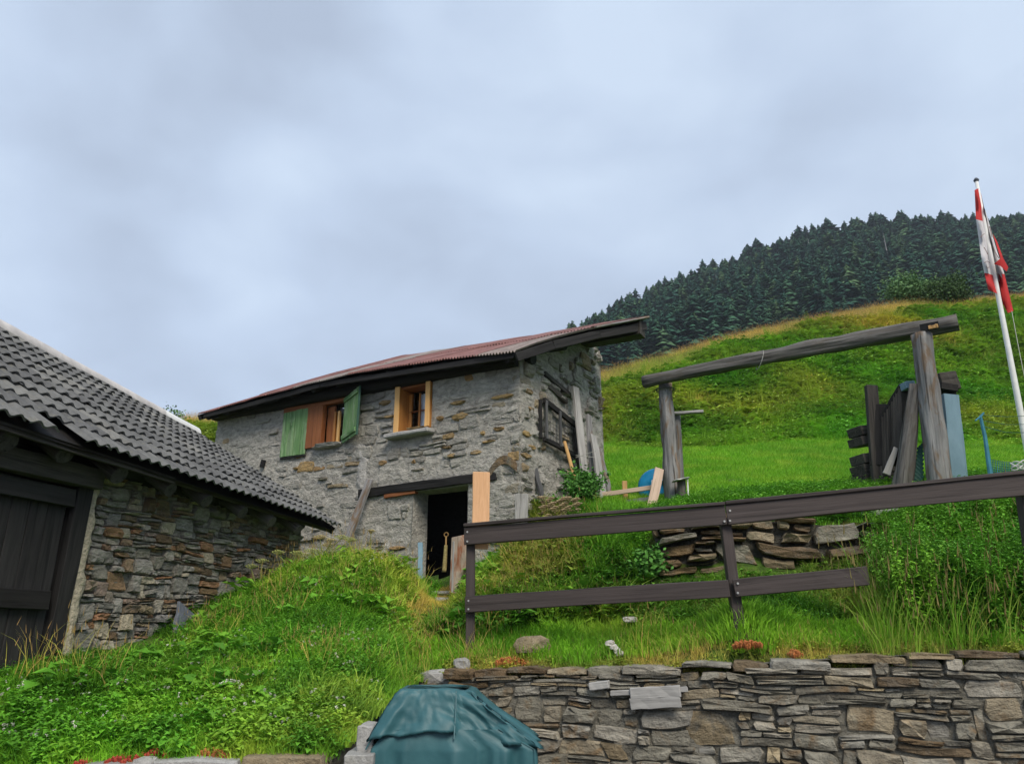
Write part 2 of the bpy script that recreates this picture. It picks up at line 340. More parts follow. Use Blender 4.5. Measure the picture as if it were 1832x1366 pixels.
def rubble(seed, L, zb, zt, rowh, lens, split=.2, gap=.01, slant=.3, wob=.25, tall=.22):
    """outlines of a roughly coursed rubble wall, bottom zb(s) to top zt(s); some stones reach through two courses"""
    rr = random.Random(seed); out = []
    zmax = max(zt(L*i/40) for i in range(41)); zlo = min(zb(L*i/40) for i in range(41))
    rows = []; z = zlo
    while z < zmax+.3: h = rr.uniform(*rowh); rows.append((z, h)); z += h
    sag = lambda s, z: wob*.12*mn.noise(Vector((s*.8, z*1.3, seed*3.1)))+wob*.05*mn.noise(Vector((s*3.1, z*3.7, seed*1.7)))
    blocked = []
    for i, (z0, h) in enumerate(rows[:-1]):
        nxt = []; s = -rr.uniform(0, lens[1]*.5); z1 = z0+h; z2 = z1+rows[i+1][1]
        free = []; x = s
        for a, b in sorted(blocked): 
            if a > x: free.append((x, a))
            x = max(x, b)
        if x < L: free.append((x, L+.3))
        for fa, fb in free:
            s = fa
            while s < fb-.03:
                ln = rr.uniform(*lens)*rr.choice((.5, .75, 1, 1, 1.25)); s1 = s+ln
                if fb-s1 < lens[0]*.6: s1 = fb
                w = s1-s; cells = [(s, s1, z0, z1)]; u = rr.random()
                if u < tall and w < lens[1] and w > .6*h: cells = [(s, s1, z0, z2)]; nxt.append((s, s1))
                elif u < tall+split:
                    f = z0+h*rr.uniform(.35, .65)
                    if w > lens[0]*1.6 and rr.random() < .6: m = s+w*rr.uniform(.35, .65); cells = [(s, s1, z0, f), (s, m, f, z1), (m, s1, f, z1)] if rr.random() < .5 else [(s, m, z0, f), (m, s1, z0, f), (s, s1, f, z1)]
                    else: cells = [(s, s1, z0, f), (s, s1, f, z1)]
                for a, b, c, d in cells:
                    if b < .03 or a > L-.03: continue
                    a, b = max(a, 0), min(b, L); hh, ww = d-c, b-a
                    if ww < .03: continue
                    g = gap*rr.uniform(.3, 1.4); sl = min(slant*hh*rr.uniform(-.5, .5), .12*ww); k = min(.3*hh, .16*ww); tilt = rr.gauss(0, .04)*ww; R = rr.uniform
                    pts = [[a+g+R(.1, 1)*k, c+g+R(0, .25)*k], [a+ww*R(.3, .42), c+g+R(-.1, .3)*k*.6], [a+ww*R(.58, .72), c+g+R(-.1, .3)*k*.6], [b-g-R(.1, 1)*k, c+g+R(0, .25)*k],
                           [b-g-R(0, .25)*k+sl*.5, c+hh*R(.35, .65)],
                           [b-g-R(.1, 1)*k+sl, d-g-R(0, .3)*k], [a+ww*R(.58, .72), d-g-R(-.15, .4)*k*.6], [a+ww*R(.3, .42), d-g-R(-.15, .4)*k*.6], [a+g+R(.1, 1)*k+sl, d-g-R(0, .3)*k],
                           [a+g+R(0, .25)*k+sl*.5, c+hh*R(.35, .65)]]
                    for p in pts: p[1] += sag(p[0], p[1])+tilt*(p[0]-(a+b)/2)/ww
                    xm = (a+b)/2; top, bot = zt(xm), zb(xm); zs = [p[1] for p in pts]
                    if sum(zs)/len(zs) < bot or min(zs) > top-.015: continue
                    if max(zs) > top:
                        if top-min(zs) < .4*hh: continue
                        k2 = (top-min(zs))/(max(zs)-min(zs)); m0 = min(zs)
                        for p in pts: p[1] = m0+(p[1]-m0)*k2
                    out.append(pts)
                s = s1
        blocked = nxt
    return out
def stones(root, outl, O, S, N, mat, rr, proud=(.02, .06), depth=.12, limit=300, pick=None, **kw):
    """each stone a part; past the limit the rest are one part of stuff"""
    rest = MB()
    for i, pts in enumerate(outl):
        vs, fs = stone_geo(pts, O, S, N, rr.uniform(*proud), depth, rr, **kw)
        if i < limit: mk('stone', vs, fs, pick(pts) if pick else mat, root)
        else: rest.add(vs, fs)
    if rest.v: tag(rest.make('rubble_stones', mat, root), kind='stuff')
def boulder(name, c, size, mat, label=None, cat=None, group=None, seed=1, parent=None, sub=2, rough=.35, rz=0.):
    bm = bmesh.new(); bmesh.ops.create_icosphere(bm, subdivisions=sub, radius=1)
    for v in bm.verts:
        p = v.co.copy(); q = Vector([math.copysign(abs(t)**.65, t) for t in p])
        k = 1+rough*mn.noise(p*1.3+Vector((seed*5.1, 0, 0)))+rough*.5*mn.noise(p*3.1+Vector((0, seed*3.3, 0)))
        q = q*k; x, y = q.x*size[0]/2, q.y*size[1]/2
        v.co = (x*math.cos(rz)-y*math.sin(rz), x*math.sin(rz)+y*math.cos(rz), q.z*size[2]/2)
    me = bpy.data.meshes.new(name); bm.to_mesh(me); bm.free(); me.materials.append(mat)
    o = bpy.data.objects.new(name, me); o.location = c; link(o, parent)
    return tag(o, label, cat, group)
def vgrid(us, vs_, P, keep=None, back=False):
    """grid of points P(u, v); keep(u, v) tells which cells stay"""
    nu, nv = len(us), len(vs_); V = [P(u, v) for v in vs_ for u in us]; Fc = []
    for j in range(nv-1):
        for i in range(nu-1):
            if keep is None or keep((us[i]+us[i+1])/2, (vs_[j]+vs_[j+1])/2):
                q = (j*nu+i, j*nu+i+1, (j+1)*nu+i+1, (j+1)*nu+i); Fc.append(q[::-1] if back else q)
    used = sorted({i for f in Fc for i in f}); mp = {a: b for b, a in enumerate(used)}
    return [V[i] for i in used], [tuple(mp[i] for i in f) for f in Fc]
def lin(a, b, n): return [a+(b-a)*i/(n-1) for i in range(n)]
def interp(x, xs, ys): return float(np.interp(x, xs, ys))
# ------------------------------------------------------------------ ground
H0 = (.13, 11.5); HS = (-.847, .532); HN = (-.532, -.847); HD = (.532, .847)      # house: right front corner, along the front, out of the front, back
BE = (-4.226, 5.8); BT = (.249, .968); BI = (-.968, .249)                        # barn: eave, along it, inward
BW = (BE[0]+BI[0]*.5, BE[1]+BI[1]*.5)                                           # barn wall line
RA, RB = (-.88, 7.9), (4.17, 6.3)                                               # retaining wall
RL = math.hypot(RB[0]-RA[0], RB[1]-RA[1]); RS = ((RB[0]-RA[0])/RL, (RB[1]-RA[1])/RL); RN = (RS[1], -RS[0])
UA, UB = (1.78, 9.2), (6.4, 8.5)                                                # upper wall
UL = math.hypot(UB[0]-UA[0], UB[1]-UA[1]); US = ((UB[0]-UA[0])/UL, (UB[1]-UA[1])/UL); UN = (US[1], -US[0])
def yw(px): return RA[1]+(RB[1]-RA[1])*(px-760)/1072
WTOP = [(760, 1228), (790, 1213), (830, 1196), (1000, 1193), (1165, 1190), (1330, 1182), (1590, 1166), (1700, 1163), (1832, 1164), (1900, 1165)]
ctrl = [at(*c) for c in [
 (-150, 1366, 5.9), (0, 1360, 5.9), (150, 1350, 5.9), (300, 1342, 5.9), (450, 1338, 5.9), (600, 1333, 5.9),
 (0, 1300, 6.3), (200, 1272, 6.5), (400, 1262, 6.6), (600, 1255, 6.8), (700, 1228, 7.3), (640, 1290, 6.4),
 (-100, 1260, 6.2), (0, 1225, 6.6), (90, 1185, 7.2), (200, 1180, 7.7), (300, 1148, 8.4), (380, 1098, 9.1), (450, 1062, 9.8),
 (560, 1022, 10.1), (640, 1008, 10.4), (700, 1016, 10.5), (745, 1056, 10.9),
 (560, 1100, 8.9), (650, 1100, 9.0), (480, 1150, 8.0), (700, 1170, 8.0), (350, 1185, 7.7), (600, 1030, 9.6), (690, 1040, 9.8),
 (795, 1078, 11.7), (800, 1105, 10.9), (765, 1140, 9.6), (830, 1125, 9.6), (790, 1195, 8.3), (720, 1100, 9.6),
 (842, 1172, 8.25), (1000, 1152, 8.1), (1150, 1140, 7.95), (1325, 1114, 7.4), (1600, 1130, 7.1), (1832, 1135, 6.9), (2000, 1135, 6.7),
 (870, 1085, 9.3), (1000, 1082, 8.95), (1150, 1076, 8.9), (1250, 1045, 8.95), (1400, 1045, 8.75), (1600, 1060, 8.3), (1832, 1060, 7.9), (2000, 1060, 7.8),
 (890, 1015, 10.6), (940, 985, 11.2), (1000, 975, 10.7), (1100, 975, 10.2), (950, 915, 12.0), (1060, 895, 12.6), (1150, 908, 12.0), (1020, 905, 12.3),
 (1200, 922, 9.7), (1350, 917, 9.6), (1520, 912, 9.4), (1700, 890, 9.3), (1832, 890, 9.2), (2000, 880, 9.2),
 (1100, 885, 14), (1250, 893, 13), (1400, 883, 12.6), (1600, 864, 12.6), (1800, 852, 13), (2100, 840, 13),
 (1080, 800, 20), (1300, 797, 21), (1500, 787, 21), (1800, 790, 21), (2200, 780, 21),
 (1100, 720, 27), (1300, 700, 28), (1500, 690, 29), (1800, 690, 30), (2200, 660, 30),
 (345, 752, 20), (300, 768, 20), (365, 800, 17.5), (150, 775, 21), (-200, 775, 22)]]
for px, py in WTOP: ctrl.append(at(px, py-2, yw(px)+.28))
CREST = [(1060, 682, 34), (1110, 670, 34.5), (1150, 662, 35), (1250, 630, 36.5), (1350, 604, 38), (1450, 585, 39.5), (1560, 562, 41), (1640, 552, 42), (1740, 552, 43), (1832, 545, 44), (2100, 515, 46), (2400, 500, 48)]
for px, py, Y in CREST:
    p = at(px, py, Y); ctrl.append(p)
    a, b = p.x/p.y, 0
    for dy, dz in ((5, -.6), (12, -3.0), (30, -11)): ctrl.append(Vector((a*(Y+dy), Y+dy, p.z+dz)))
def hk(k, q, z): return Vector((H0[0]+HS[0]*k+HD[0]*q, H0[1]+HS[1]*k+HD[1]*q, z))
ctrl += [hk(.1, -.1, 2.5), hk(1.5, -.15, 1.98), hk(2.6, -.1, 2.15), hk(4, -.1, 2.3), hk(6, -.1, 2.6), hk(7.8, -.1, 3.0), hk(-.2, 1.5, 3.05), hk(-.3, 2.6, 3.55), hk(-.3, 3.6, 4.0),
 hk(2, 4.2, 4.0), hk(5, 4.2, 4.2), hk(8, 4.2, 5.2), hk(4, 10, 6), Vector((0, 30, 8.6)), Vector((-10, 34, 8)), Vector((-22, 34, 9)), Vector((-5, 60, 0)), Vector((-50, 60, 4)), Vector((5, 24, 6.8))]
CA = np.array([tuple(c) for c in ctrl])
def _w(x, y): return np.stack([9*np.asarray(x)/np.asarray(y), 8*np.log(np.asarray(y))], -1)
_cw = _w(CA[:, 0], CA[:, 1]); _n = len(CA)
def _rbf():
    d = np.linalg.norm(_cw[:, None]-_cw[None], axis=-1)+0*np.eye(_n)
    Pm = np.concatenate([np.ones((_n, 1)), _cw], 1)
    A = np.zeros((_n+3, _n+3)); A[:_n, :_n] = -d-.03*np.eye(_n); A[:_n, _n:] = Pm; A[_n:, :_n] = Pm.T
    return np.linalg.solve(A, np.concatenate([CA[:, 2], np.zeros(3)]))
_wt = _rbf()
def gz(x, y):
    """ground height at x, y (arrays)"""
    w = _w(x, y).reshape(-1, 2); out = np.empty(len(w))
    for i in range(0, len(w), 20000):
        c = w[i:i+20000]; d = np.linalg.norm(c[:, None]-_cw[None], axis=-1)
        out[i:i+20000] = -d @ _wt[:_n]+_wt[_n]+c @ _wt[_n+1:]
    return out
def gz1(x, y): return float(gz(np.array([x]), np.array([y]))[0])
def front_y(x):
    """y of the edge of the raised ground at x: the low wall, the return and the retaining wall"""
    x = np.asarray(x); return np.where(x < -1.3, 5.72, np.where(x < -.88, 5.72+(x+1.3)/.42*2.25, RA[1]+(x-RA[0])*RS[1]/RS[0]+.05))
def in_house(x, y, g=0.):
    rx, ry = np.asarray(x)-H0[0], np.asarray(y)-H0[1]; k = rx*HS[0]+ry*HS[1]; q = rx*HD[0]+ry*HD[1]
    return (k > g) & (k < 7.9-g) & (q > g) & (q < 3.2-g)
def in_barn(x, y, g=0.):
    rx, ry = np.asarray(x)-BW[0], np.asarray(y)-BW[1]; m = rx*BT[0]+ry*BT[1]; i = rx*BI[0]+ry*BI[1]
    return (i > g) & (m < 5.7-g) & (i < 6)
def ground():
    us = np.linspace(-1.25, 1.3, 240); ys = np.exp(np.linspace(math.log(5.3), math.log(75), 170))
    U, Y = np.meshgrid(us, ys); X = U*Y; Z = gz(X.ravel(), Y.ravel()).reshape(X.shape)
    far = np.clip((Y-9)/20, 0, 1)
    rng = np.random.default_rng(3)
    def vn(x, y, s):
        r = np.random.default_rng(int(s*100)); g = r.random((64, 64)); xi, yi = np.floor(x/s).astype(int), np.floor(y/s).astype(int); fx, fy = x/s-xi, y/s-yi
        fx, fy = fx*fx*(3-2*fx), fy*fy*(3-2*fy); G = lambda i, j: g[i % 64, j % 64]
        return (G(xi, yi)*(1-fx)+G(xi+1, yi)*fx)*(1-fy)+(G(xi, yi+1)*(1-fx)+G(xi+1, yi+1)*fx)*fy-.5
    Z = Z+vn(X, Y, .9)*.10*(1-far)+vn(X, Y, .35)*.05*(1-far)+far*(vn(X, Y, 2.1)*.35+vn(X, Y, .8)*.15)
    nu = len(us); V = np.stack([X, Y, Z], -1).reshape(-1, 3)
    fs = []
    xc = (X[:-1, :-1]+X[1:, 1:])/2; yc = (Y[:-1, :-1]+Y[1:, 1:])/2
    ok = (yc > front_y(xc)) & ~in_house(xc, yc, .25) & ~in_barn(xc, yc, .25)
    for j, i in zip(*np.nonzero(ok)): fs.append((j*nu+i, j*nu+i+1, (j+1)*nu+i+1, (j+1)*nu+i))
    m, nt, b, N, L = newmat('grassy_ground'); v = coords(nt, rnd=False)
    n1 = tnoise(nt, v, .9, 5, .6); n2 = tnoise(nt, v, 14, 5, .7)
    c = ramp(nt, n1, [(.3, (.035, .075, .010)), (.5, (.055, .11, .013)), (.68, (.10, .10, .025))])
    c = mixc(nt, 1.0, c, ramp(nt, n2, [(.3, (.45,)*3), (.7, (1.4,)*3)]), 'MULTIPLY')
    L(c, b.inputs['Base Color']); b.inputs['Roughness'].default_value = .95; bump(nt, b, n2, .8, .05)
    M['ground'] = m
    o = mk('hillside_ground', V, fs, m, smooth=True); tag(o, 'steep green alpine hillside rising behind the stone hut and the terraces', kind='structure')
    g = mk('lower_ground', [(-600, -100, -.02), (600, -100, -.02), (600, 160, -.02), (-600, 160, -.02)], [(0, 1, 2, 3)], M['soil']); tag(g, 'bare ground at the foot of the stone walls', kind='structure')
    # the slope under the grass sheet goes on to the far mountainside
    return o
ground()
# ------------------------------------------------------------------ wooded mountainside
SKY = [(880, 720), (940, 660), (1000, 618), (1020, 598), (1060, 570), (1120, 535), (1200, 505), (1300, 465), (1380, 432), (1450, 408), (1540, 395), (1640, 388), (1740, 385), (1832, 383), (2000, 370), (2300, 340), (2600, 330)]
TREEPX = 40
def mount(px, f):
    """point of the mountainside: f = 0 foot, 1 ridge"""
    Y0, Y1 = 170., 340.
    py1 = interp(px, [a for a, b in SKY], [b for a, b in SKY])+TREEPX*.8
    py0 = interp(px, [900, 1080, 1500, 1832, 2600], [700, 680, 600, 575, 540])
    p0, p1 = at(px, py0, Y0), at(px, py1, Y1)
    return p0.lerp(p1, f)
def mountain():
    pxs = lin(860, 2600, 60); fs_ = lin(-.35, 1.0, 12)
    V, Fc = vgrid(pxs, fs_+[1.12, 1.3], lambda u, v: mount(u, min(v, 1))+(Vector((0, 400*(v-1), -260*(v-1))) if v > 1 else Vector((0, 0, 2*mn.noise(Vector((u*.02, v*4, 0)))))))
    o = mk('mountain_slope', V, Fc, plain('forest_floor', (.022, .035, .018), .95, nscale=3), smooth=True); tag(o, 'dark slope under the conifer wood', kind='structure')
    return
    pk = [(560, 700), (620, 672), (655, 648), (672, 637), (700, 634), (735, 631), (775, 634), (830, 655), (900, 680), (980, 700)]
    V = [];
    for f, dz in ((0, 0), (1, 0)):
        for px, py in pk: V.append(at(px, py if f else 760, 640-(1-f)*120))
    n = len(pk); o = mk('distant_mountain', V, [(i, i+1, n+i+1, n+i) for i in range(n-1)], plain('far_forest', (.04, .06, .05), .95, nscale=.05, ns=(.8, 1.2)))
    tag(o, 'faint hazy mountain top peeking over the hut roof', kind='structure')
mountain()
def conifer_mesh(seed):
    r = random.Random(seed); vs, fs, mi = [], [], []
    H = 1.0; R = r.uniform(.26, .40)
    n = 5
    for i in range(n): a = 2*math.pi*i/n; vs.append((.014*math.cos(a), .014*math.sin(a), -.05))
    vs.append((0, 0, .95))
    for i in range(n): fs.append((i, (i+1) % n, n)); mi.append(0)
    layers = 22
    for k in range(layers):
        t = (k+.5)/layers; z = .1+.88*t; rad = R*(1-t**1.6)**.8*(1 if t > .12 else .85)*r.uniform(.75, 1.2)+.018
        for j in range(10):
            a = 2*math.pi*(j+r.random())/8+k; rr = rad*r.uniform(.45, 1.2); d = rr*.42*r.uniform(.5, 1.5); w = rr*.36
            ca, sa = math.cos(a), math.sin(a)
            b = len(vs); zz = z+r.uniform(-.02, .02)
            vs += [(0, 0, zz+.025), (ca*rr*.6-sa*w, sa*rr*.6+ca*w, zz-d*.7), (ca*rr, sa*rr, zz-d), (ca*rr*.6+sa*w, sa*rr*.6-ca*w, zz-d*.7), (ca*rr*.55, sa*rr*.55, zz-d*.25)]
            fs += [(b, b+1, b+4), (b+1, b+2, b+4), (b+2, b+3, b+4), (b+3, b, b+4)]; mi += [1]*4
    me = mesh('conifer_tree', vs, fs)
    me.materials.append(M['bark']); me.materials.append(M['needles'])
    me.polygons.foreach_set('material_index', mi)
    return me
def needles():
    m, nt, b, N, L = newmat('conifer_needles'); r = rndfac(nt); oi = N('ShaderNodeObjectInfo')
    c = ramp(nt, oi.outputs['Random'], [(0, (.018, .060, .042)), (.4, (.030, .090, .055)), (.8, (.050, .12, .060)), (1, (.09, .16, .065))])
    ge = N('ShaderNodeNewGeometry'); c = mixc(nt, 1.0, c, ramp(nt, ge.outputs['Random Per Island'], [(0, (.6,)*3), (1, (1.4,)*3)]), 'MULTIPLY')
    L(c, b.inputs['Base Color']); b.inputs['Roughness'].default_value = .8; b.inputs['Specular IOR Level'].default_value = .1; M['needles'] = m
    M['bark'] = plain('bark', (.05, .04, .03), .9)
needles()
# ---- instanced growth
def scatter(name, pts, protos, label=None, rot=None):
    """pts: (x, y, z, rot z, scale, tint, dry, idx, tilt x, tilt y); one object of uncountable growth"""
    a = np.array(pts, float); me = bpy.data.meshes.new(name); me.from_pydata(a[:, :3].tolist(), [], [])
    def att(n, t, d): x = me.attributes.new(n, t, 'POINT'); x.data.foreach_set('vector' if t == 'FLOAT_VECTOR' else 'value', np.ascontiguousarray(d).ravel())
    att('rot', 'FLOAT_VECTOR', np.stack([a[:, 8], a[:, 9], a[:, 3]], 1).astype(np.float32))
    att('scl', 'FLOAT', a[:, 4].astype(np.float32)); att('tint', 'FLOAT', a[:, 5].astype(np.float32)); att('dry', 'FLOAT', a[:, 6].astype(np.float32)); att('idx', 'INT', a[:, 7].astype(np.int32))
    col = bpy.data.collections.new(name+'_kinds')
    for i, p in enumerate(protos):
        o = bpy.data.objects.new('%s_kind_%02d' % (name, i), p); col.objects.link(o)
    g = bpy.data.node_groups.new(name+'_growth', 'GeometryNodeTree')
    g.interface.new_socket('Geometry', in_out='INPUT', socket_type='NodeSocketGeometry'); g.interface.new_socket('Geometry', in_out='OUTPUT', socket_type='NodeSocketGeometry')
    N, L = g.nodes.new, g.links.new; gi, go = N('NodeGroupInput'), N('NodeGroupOutput'); ip = N('GeometryNodeInstanceOnPoints'); ci = N('GeometryNodeCollectionInfo')
    ci.inputs['Collection'].default_value = col; ci.inputs['Separate Children'].default_value = True; ci.inputs['Reset Children'].default_value = True
    def na(n, t): x = N('GeometryNodeInputNamedAttribute'); x.data_type = t; x.inputs['Name'].default_value = n; return x.outputs['Attribute']
    L(gi.outputs[0], ip.inputs['Points']); L(ci.outputs[0], ip.inputs['Instance']); ip.inputs['Pick Instance'].default_value = True
    L(na('idx', 'INT'), ip.inputs['Instance Index']); L(na('rot', 'FLOAT_VECTOR'), ip.inputs['Rotation']); L(na('scl', 'FLOAT'), ip.inputs['Scale'])
    L(ip.outputs[0], go.inputs[0])
    o = bpy.data.objects.new(name, me); link(o); md = o.modifiers.new('growth', 'NODES'); md.node_group = g
    tag(o, label, kind='stuff'); return o
def forest():
    r = random.Random(5); kinds = [conifer_mesh(i) for i in range(6)]; T = []
    for i in range(2600):
        px = r.uniform(1004, 2250); f = r.random()**.85; p = mount(px, f)
        T.append((p, r.uniform(6, 14)*(1.2 if r.random() < .15 else 1)))
    for i in range(120):
        px = 1012+i*9+r.uniform(-8, 8); p = mount(px, r.uniform(.95, 1.0)); T.append((p, r.choice((6, 7.5, 9, 10.5, 12, 15))*r.uniform(.85, 1.1)))
    def vis(p):
        d = p.y*CT+(p.z-CZ)*ST; return 916+F*p.x/d, 683-F*(-p.y*ST+(p.z-CZ)*CT)/d
    def score(t):
        x, y = vis(t[0]+Vector((0, 0, t[1])))
        cy = interp(x, [c[0] for c in CREST], [c[1] for c in CREST])
        return t[1]/t[0].y if (x < 1840 and y < cy-12 and x > 1000) else 0
    sky = T[-120:]; T.sort(key=score, reverse=True)
    skyset = {id(t) for t in sky}
    vs_ = [t for t in T if score(t) > 0]; s0 = [t for t in vs_ if id(t) in skyset]; ind = s0+[t for t in vs_ if id(t) not in skyset][:290-len(s0)]
    ids = {id(t) for t in ind}
    for t in ind:
        o = bpy.data.objects.new('conifer_tree', r.choice(kinds)); o.location = t[0]; o.scale = (t[1]*r.uniform(.85, 1.2),)*2+(t[1],); o.rotation_euler.z = r.random()*6.3; link(o)
        if id(t) in skyset: tag(o, 'dark green conifer standing on the skyline of the wooded mountainside', 'tree', 'conifers on the skyline')
        else: tag(o, 'dark green conifer within the dense wood on the mountainside', 'tree', 'conifers in the mountainside wood')
    pts = [(t[0].x, t[0].y, t[0].z, r.random()*6.3, t[1], .5, 0, r.randrange(6), 0, 0) for t in T if id(t) not in ids]
    scatter('forest', pts, kinds, 'the rest of the dark conifer wood covering the mountainside')
forest()
def snags():
    r = random.Random(8)
    for i, (px, f, h, lab) in enumerate(((1592, .45, 13, 'bare grey dead trunk among the conifers below the pale bush'), (1452, .62, 11, 'bare grey dead trunk in the middle of the wood'), (1530, .8, 9, 'short bare grey dead trunk high in the wood'), (1285, .55, 10, 'bare grey dead trunk in the left part of the wood'))):
        p = mount(px, f); b = MB(); b.tube([p-Vector((0, 0, .5)), p+Vector((.2, 0, h*.6)), p+Vector((.1, 0, h*1.25))], [.26, .18, .04], 6)
        for k in range(12): z = h*(.35+.07*k); a = k*2.4; b.tube([p+Vector((.15, 0, z)), p+Vector((.15+math.cos(a)*1.5*(1.3-z/h), math.sin(a)*1.5*(1.3-z/h), z-.3))], [.06, .02], 4)
        tag(b.make('dead_tree', M['dead_bark']), lab, 'dead tree')
M['dead_bark'] = plain('dead_bark', (.30, .29, .28), .9)
snags()
# air between here and the far slopes
def haze():
    bm = MB(); bm.box((150, 330, 150), (1100, 0, 0), (0, 740, 0), (0, 0, 310))
    m = bpy.data.materials.new('haze'); m.use_nodes = True; nt = m.node_tree; nt.nodes.clear(); o = nt.nodes.new('ShaderNodeOutputMaterial'); v = nt.nodes.new('ShaderNodeVolumePrincipled')
    v.inputs['Color'].default_value = (.80, .88, 1, 1); v.inputs['Density'].default_value = .00025; nt.links.new(v.outputs[0], o.inputs['Volume'])
    tag(bm.make('haze', m), 'thin damp air in front of the far slopes', kind='stuff')
haze()
# ------------------------------------------------------------------ stone hut
hut = thing('stone_house', (H0[0], H0[1], 2.4), 'grey stone hut with rusty red corrugated roof and green shuttered window', 'house')
fw = lambda px, py: on_wall(px, py, H0, HS)
def hp(k, z, d=0.): return Vector((H0[0]+HS[0]*k+HN[0]*d, H0[1]+HS[1]*k+HN[1]*d, z))      # on the front wall, d in front of it
def sp(q, z, d=0.): return Vector((H0[0]+HD[0]*q-HS[0]*d, H0[1]+HD[1]*q-HS[1]*d, z))      # on the side wall
sw = lambda px, py: on_wall(px, py, H0, HD)
QR = 2.6; QE = -.45
_e = [on_wall(px, py, (H0[0]+HD[0]*QE, H0[1]+HD[1]*QE), HS) for px, py in ((925, 627), (800, 641), (630, 667), (498, 700), (387, 731), (357, 739))]
_r = [on_wall(px, py, (H0[0]+HD[0]*QR, H0[1]+HD[1]*QR), HS) for px, py in ((1156, 568), (1070, 581), (970, 600), (720, 638), (600, 668), (545, 684))]
EK, EZ = [a for a, b in _e], [b for a, b in _e]; RK, RZ = [a for a, b in _r], [b for a, b in _r]
def roof(u, v):
    """roof surface: u along from the right end, v up the slope"""
    k0 = EK[0]+(EK[-1]-EK[0])*u; k1 = RK[0]+(RK[-1]-RK[0])*u
    a = hk(k0, QE, interp(k0, EK, EZ)); b = hk(k1, QR, interp(k1, RK, RZ)); p = a.lerp(b, v); p.z += .065*math.sin(math.pi*min(1, max(0, v)**.75))*max(0, 1-u/.14); return p
def roof_z(k, q):
    v = (q-QE)/(QR-QE)
    if v > 1: return interp(k, RK, RZ)-(q-QR)*.45
    return interp(k, EK, EZ)*(1-v)+interp(k, RK, RZ)*v
